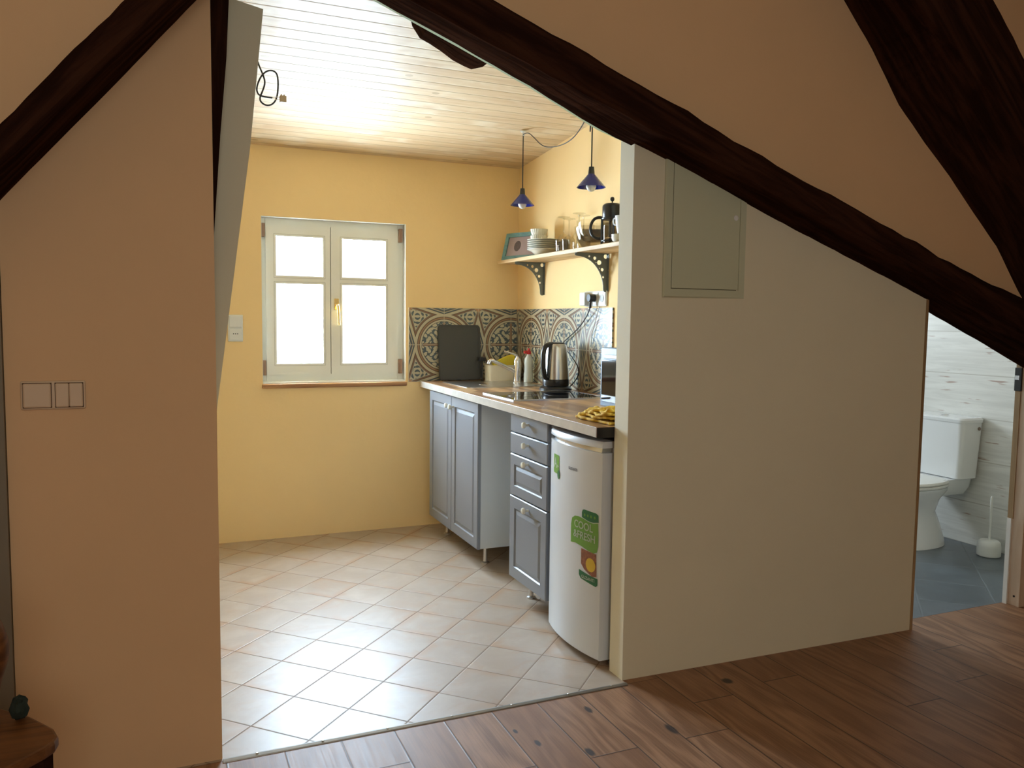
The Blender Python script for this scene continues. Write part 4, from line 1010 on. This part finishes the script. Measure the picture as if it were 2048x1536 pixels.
# ------------------------------------------------------------------ toilet and brush
ty = 3.365
to = thing('toilet', (4.05, ty, 0), 'white close-coupled toilet with its cistern against the plank-look wall', 'toilet')
def rr_loft(levels, n=6):
    return MB().loft([ringrect(x0, x1, y0, y1, z, r, n) for x0, x1, y0, y1, z, r in levels])
rr_loft([(4.160, 4.300, ty - .165, ty + .165, .398, .02), (4.152, 4.306, ty - .172, ty + .172, .402, .025), (4.140, 4.320, ty - .186, ty + .186, .725, .03)]).build('cistern', M_porc, to, True)
lid = rr_loft([(4.136, 4.322, ty - .190, ty + .190, .7255, .03), (4.134, 4.322, ty - .192, ty + .192, .742, .03), (4.142, 4.318, ty - .184, ty + .184, .752, .03)]).build('cistern_lid', M_porc, to, True)
MB().lathe([(0.020, .7522), (0.020, .757), (0.016, .760), (0.002, .760)], (4.23, ty, 0), 24).build('flush_button', M_chrome, lid, True)
MB().lathe([(0.010, ty - .1905), (0.010, ty - .186)], (4.276, 0, .690), 16, 'y').build('inlet_plug', plain('bronze_plug', (0.22, 0.16, 0.12), 0.4), to)
def oval(cx, cy_, a, b_, z, back=None, n=36):
    pts = []
    for k in range(n):
        th_ = 2 * math.pi * k / n; x = cx + a * math.cos(th_); y = cy_ + b_ * math.sin(th_)
        if back is not None and x > back: x = back
        pts.append((x, y, z))
    return pts
MB().loft([oval(4.00, ty, .235, .130, .0), oval(4.00, ty, .228, .126, .03), oval(4.00, ty, .195, .105, .12), oval(3.975, ty, .175, .100, .20), oval(3.945, ty, .225, .135, .28), oval(3.94, ty, .275, .172, .335), oval(3.935, ty, .285, .180, .355), oval(3.935, ty, .27, .165, .358)]).build('bowl', M_porc, to, True)
MB().loft([ringrect(4.02, 4.30, ty - .11, ty + .11, .300, .03), ringrect(4.0, 4.31, ty - .14, ty + .14, .345, .04), ringrect(3.98, 4.31, ty - .15, ty + .15, .3975, .04)]).build('rear_deck', M_porc, to, True)
MB().loft([oval(3.925, ty, .285, .185, .3585, 4.13), oval(3.925, ty, .290, .190, .366, 4.135), oval(3.925, ty, .290, .190, .374, 4.135), oval(3.925, ty, .275, .178, .378, 4.13)]).build('seat', M_white, to, True)
MB().loft([oval(3.925, ty, .285, .186, .3795, 4.13), oval(3.925, ty, .290, .190, .385, 4.135), oval(3.925, ty, .285, .186, .396, 4.13), oval(3.925, ty, .20, .12, .402, 4.10)]).build('seat_lid', M_white, to, True)
tb = thing('toilet_brush', (4.21, 3.03, 0), 'white toilet brush in its round holder beside the toilet', 'toilet brush')
MB().lathe([(0.056, .0005), (0.060, .004), (0.060, .055), (0.056, .078), (0.046, .088), (0.012, .092)], (4.21, 3.03, 0), 32).build('holder', M_white, tb, True)
MB().tube([(4.21, 3.03, .09), (4.211, 3.03, .16)], 0.006, 10).tube([(4.211, 3.03, .155), (4.206, 3.03, .22), (4.207, 3.03, .325), (4.212, 3.03, .335), (4.217, 3.03, .325), (4.216, 3.03, .22), (4.211, 3.03, .155)], 0.0045, 8, 1).build('handle', M_white, tb, True)

# ------------------------------------------------------------------ left edge: door casing, wooden chair
tr = struct(MB().box(-0.43, -0.3735, 2.385, 2.47, 0, 1.6).build('trim_4', M_casing))
wallbox('wall_left_return', M_peach, -0.85, -0.372, 2.475, 2.57, 0, 3.0)
ch = thing('wooden_chair', (-0.36, 1.80, 0), 'varnished wooden chair cut off by the lower left corner of the photo', 'chair')
seat = [(-0.204, 1.765), (-0.208, 1.742), (-0.222, 1.722), (-0.285, 1.66), (-0.62, 1.33), (-0.85, 1.56), (-0.55, 1.97), (-0.33, 1.94), (-0.267, 1.876), (-0.215, 1.80)]
MB().prism(seat, 'z', 0.425, 0.45).build('seat', M_seat, ch, bevel=0.006)
MB().prism([(-0.214, 1.762), (-0.228, 1.735), (-0.30, 1.665), (-0.61, 1.355), (-0.83, 1.56), (-0.55, 1.955), (-0.335, 1.93), (-0.275, 1.868), (-0.225, 1.80)], 'z', 0.33, 0.4245).build('seat_frame', M_beam, ch)
for x, y in ((-0.245, 1.765), (-0.32, 1.89), (-0.62, 1.40), (-0.78, 1.58)): MB().prism([(x - .018, y - .018), (x + .018, y - .018), (x + .018, y + .018), (x - .018, y + .018)], 'z', 0.0, 0.3295).build('leg', M_seat, ch, bevel=0.004)
MB().tube([(-0.342, 1.87, 0.45), (-0.335, 1.85, 0.54), (-0.312, 1.82, 0.60), (-0.308, 1.80, 0.64), (-0.325, 1.80, 0.69), (-0.38, 1.80, 0.70), (-0.60, 1.80, 0.70)], 0.022, 12, 2).build('armrest', M_seat, ch, True)
gc = MB(); rnd = random.Random(2)
gc.lathe([(0.006, 0), (0.012, .006), (0.017, .022), (0.014, .036), (0.009, .044), (0.003, .048)], (-0.284, 1.865, 0.4505), 18)
for v in gc.b.verts: v.co += Vector((rnd.uniform(-.004, .004), rnd.uniform(-.004, .004), rnd.uniform(0, .004)))
o = gc.build('bundle', M_foliage, None, True, (-0.284, 1.865, 0.4505)); tag(o, 'small dark green bundle lying on the wooden chair seat', 'bundle')
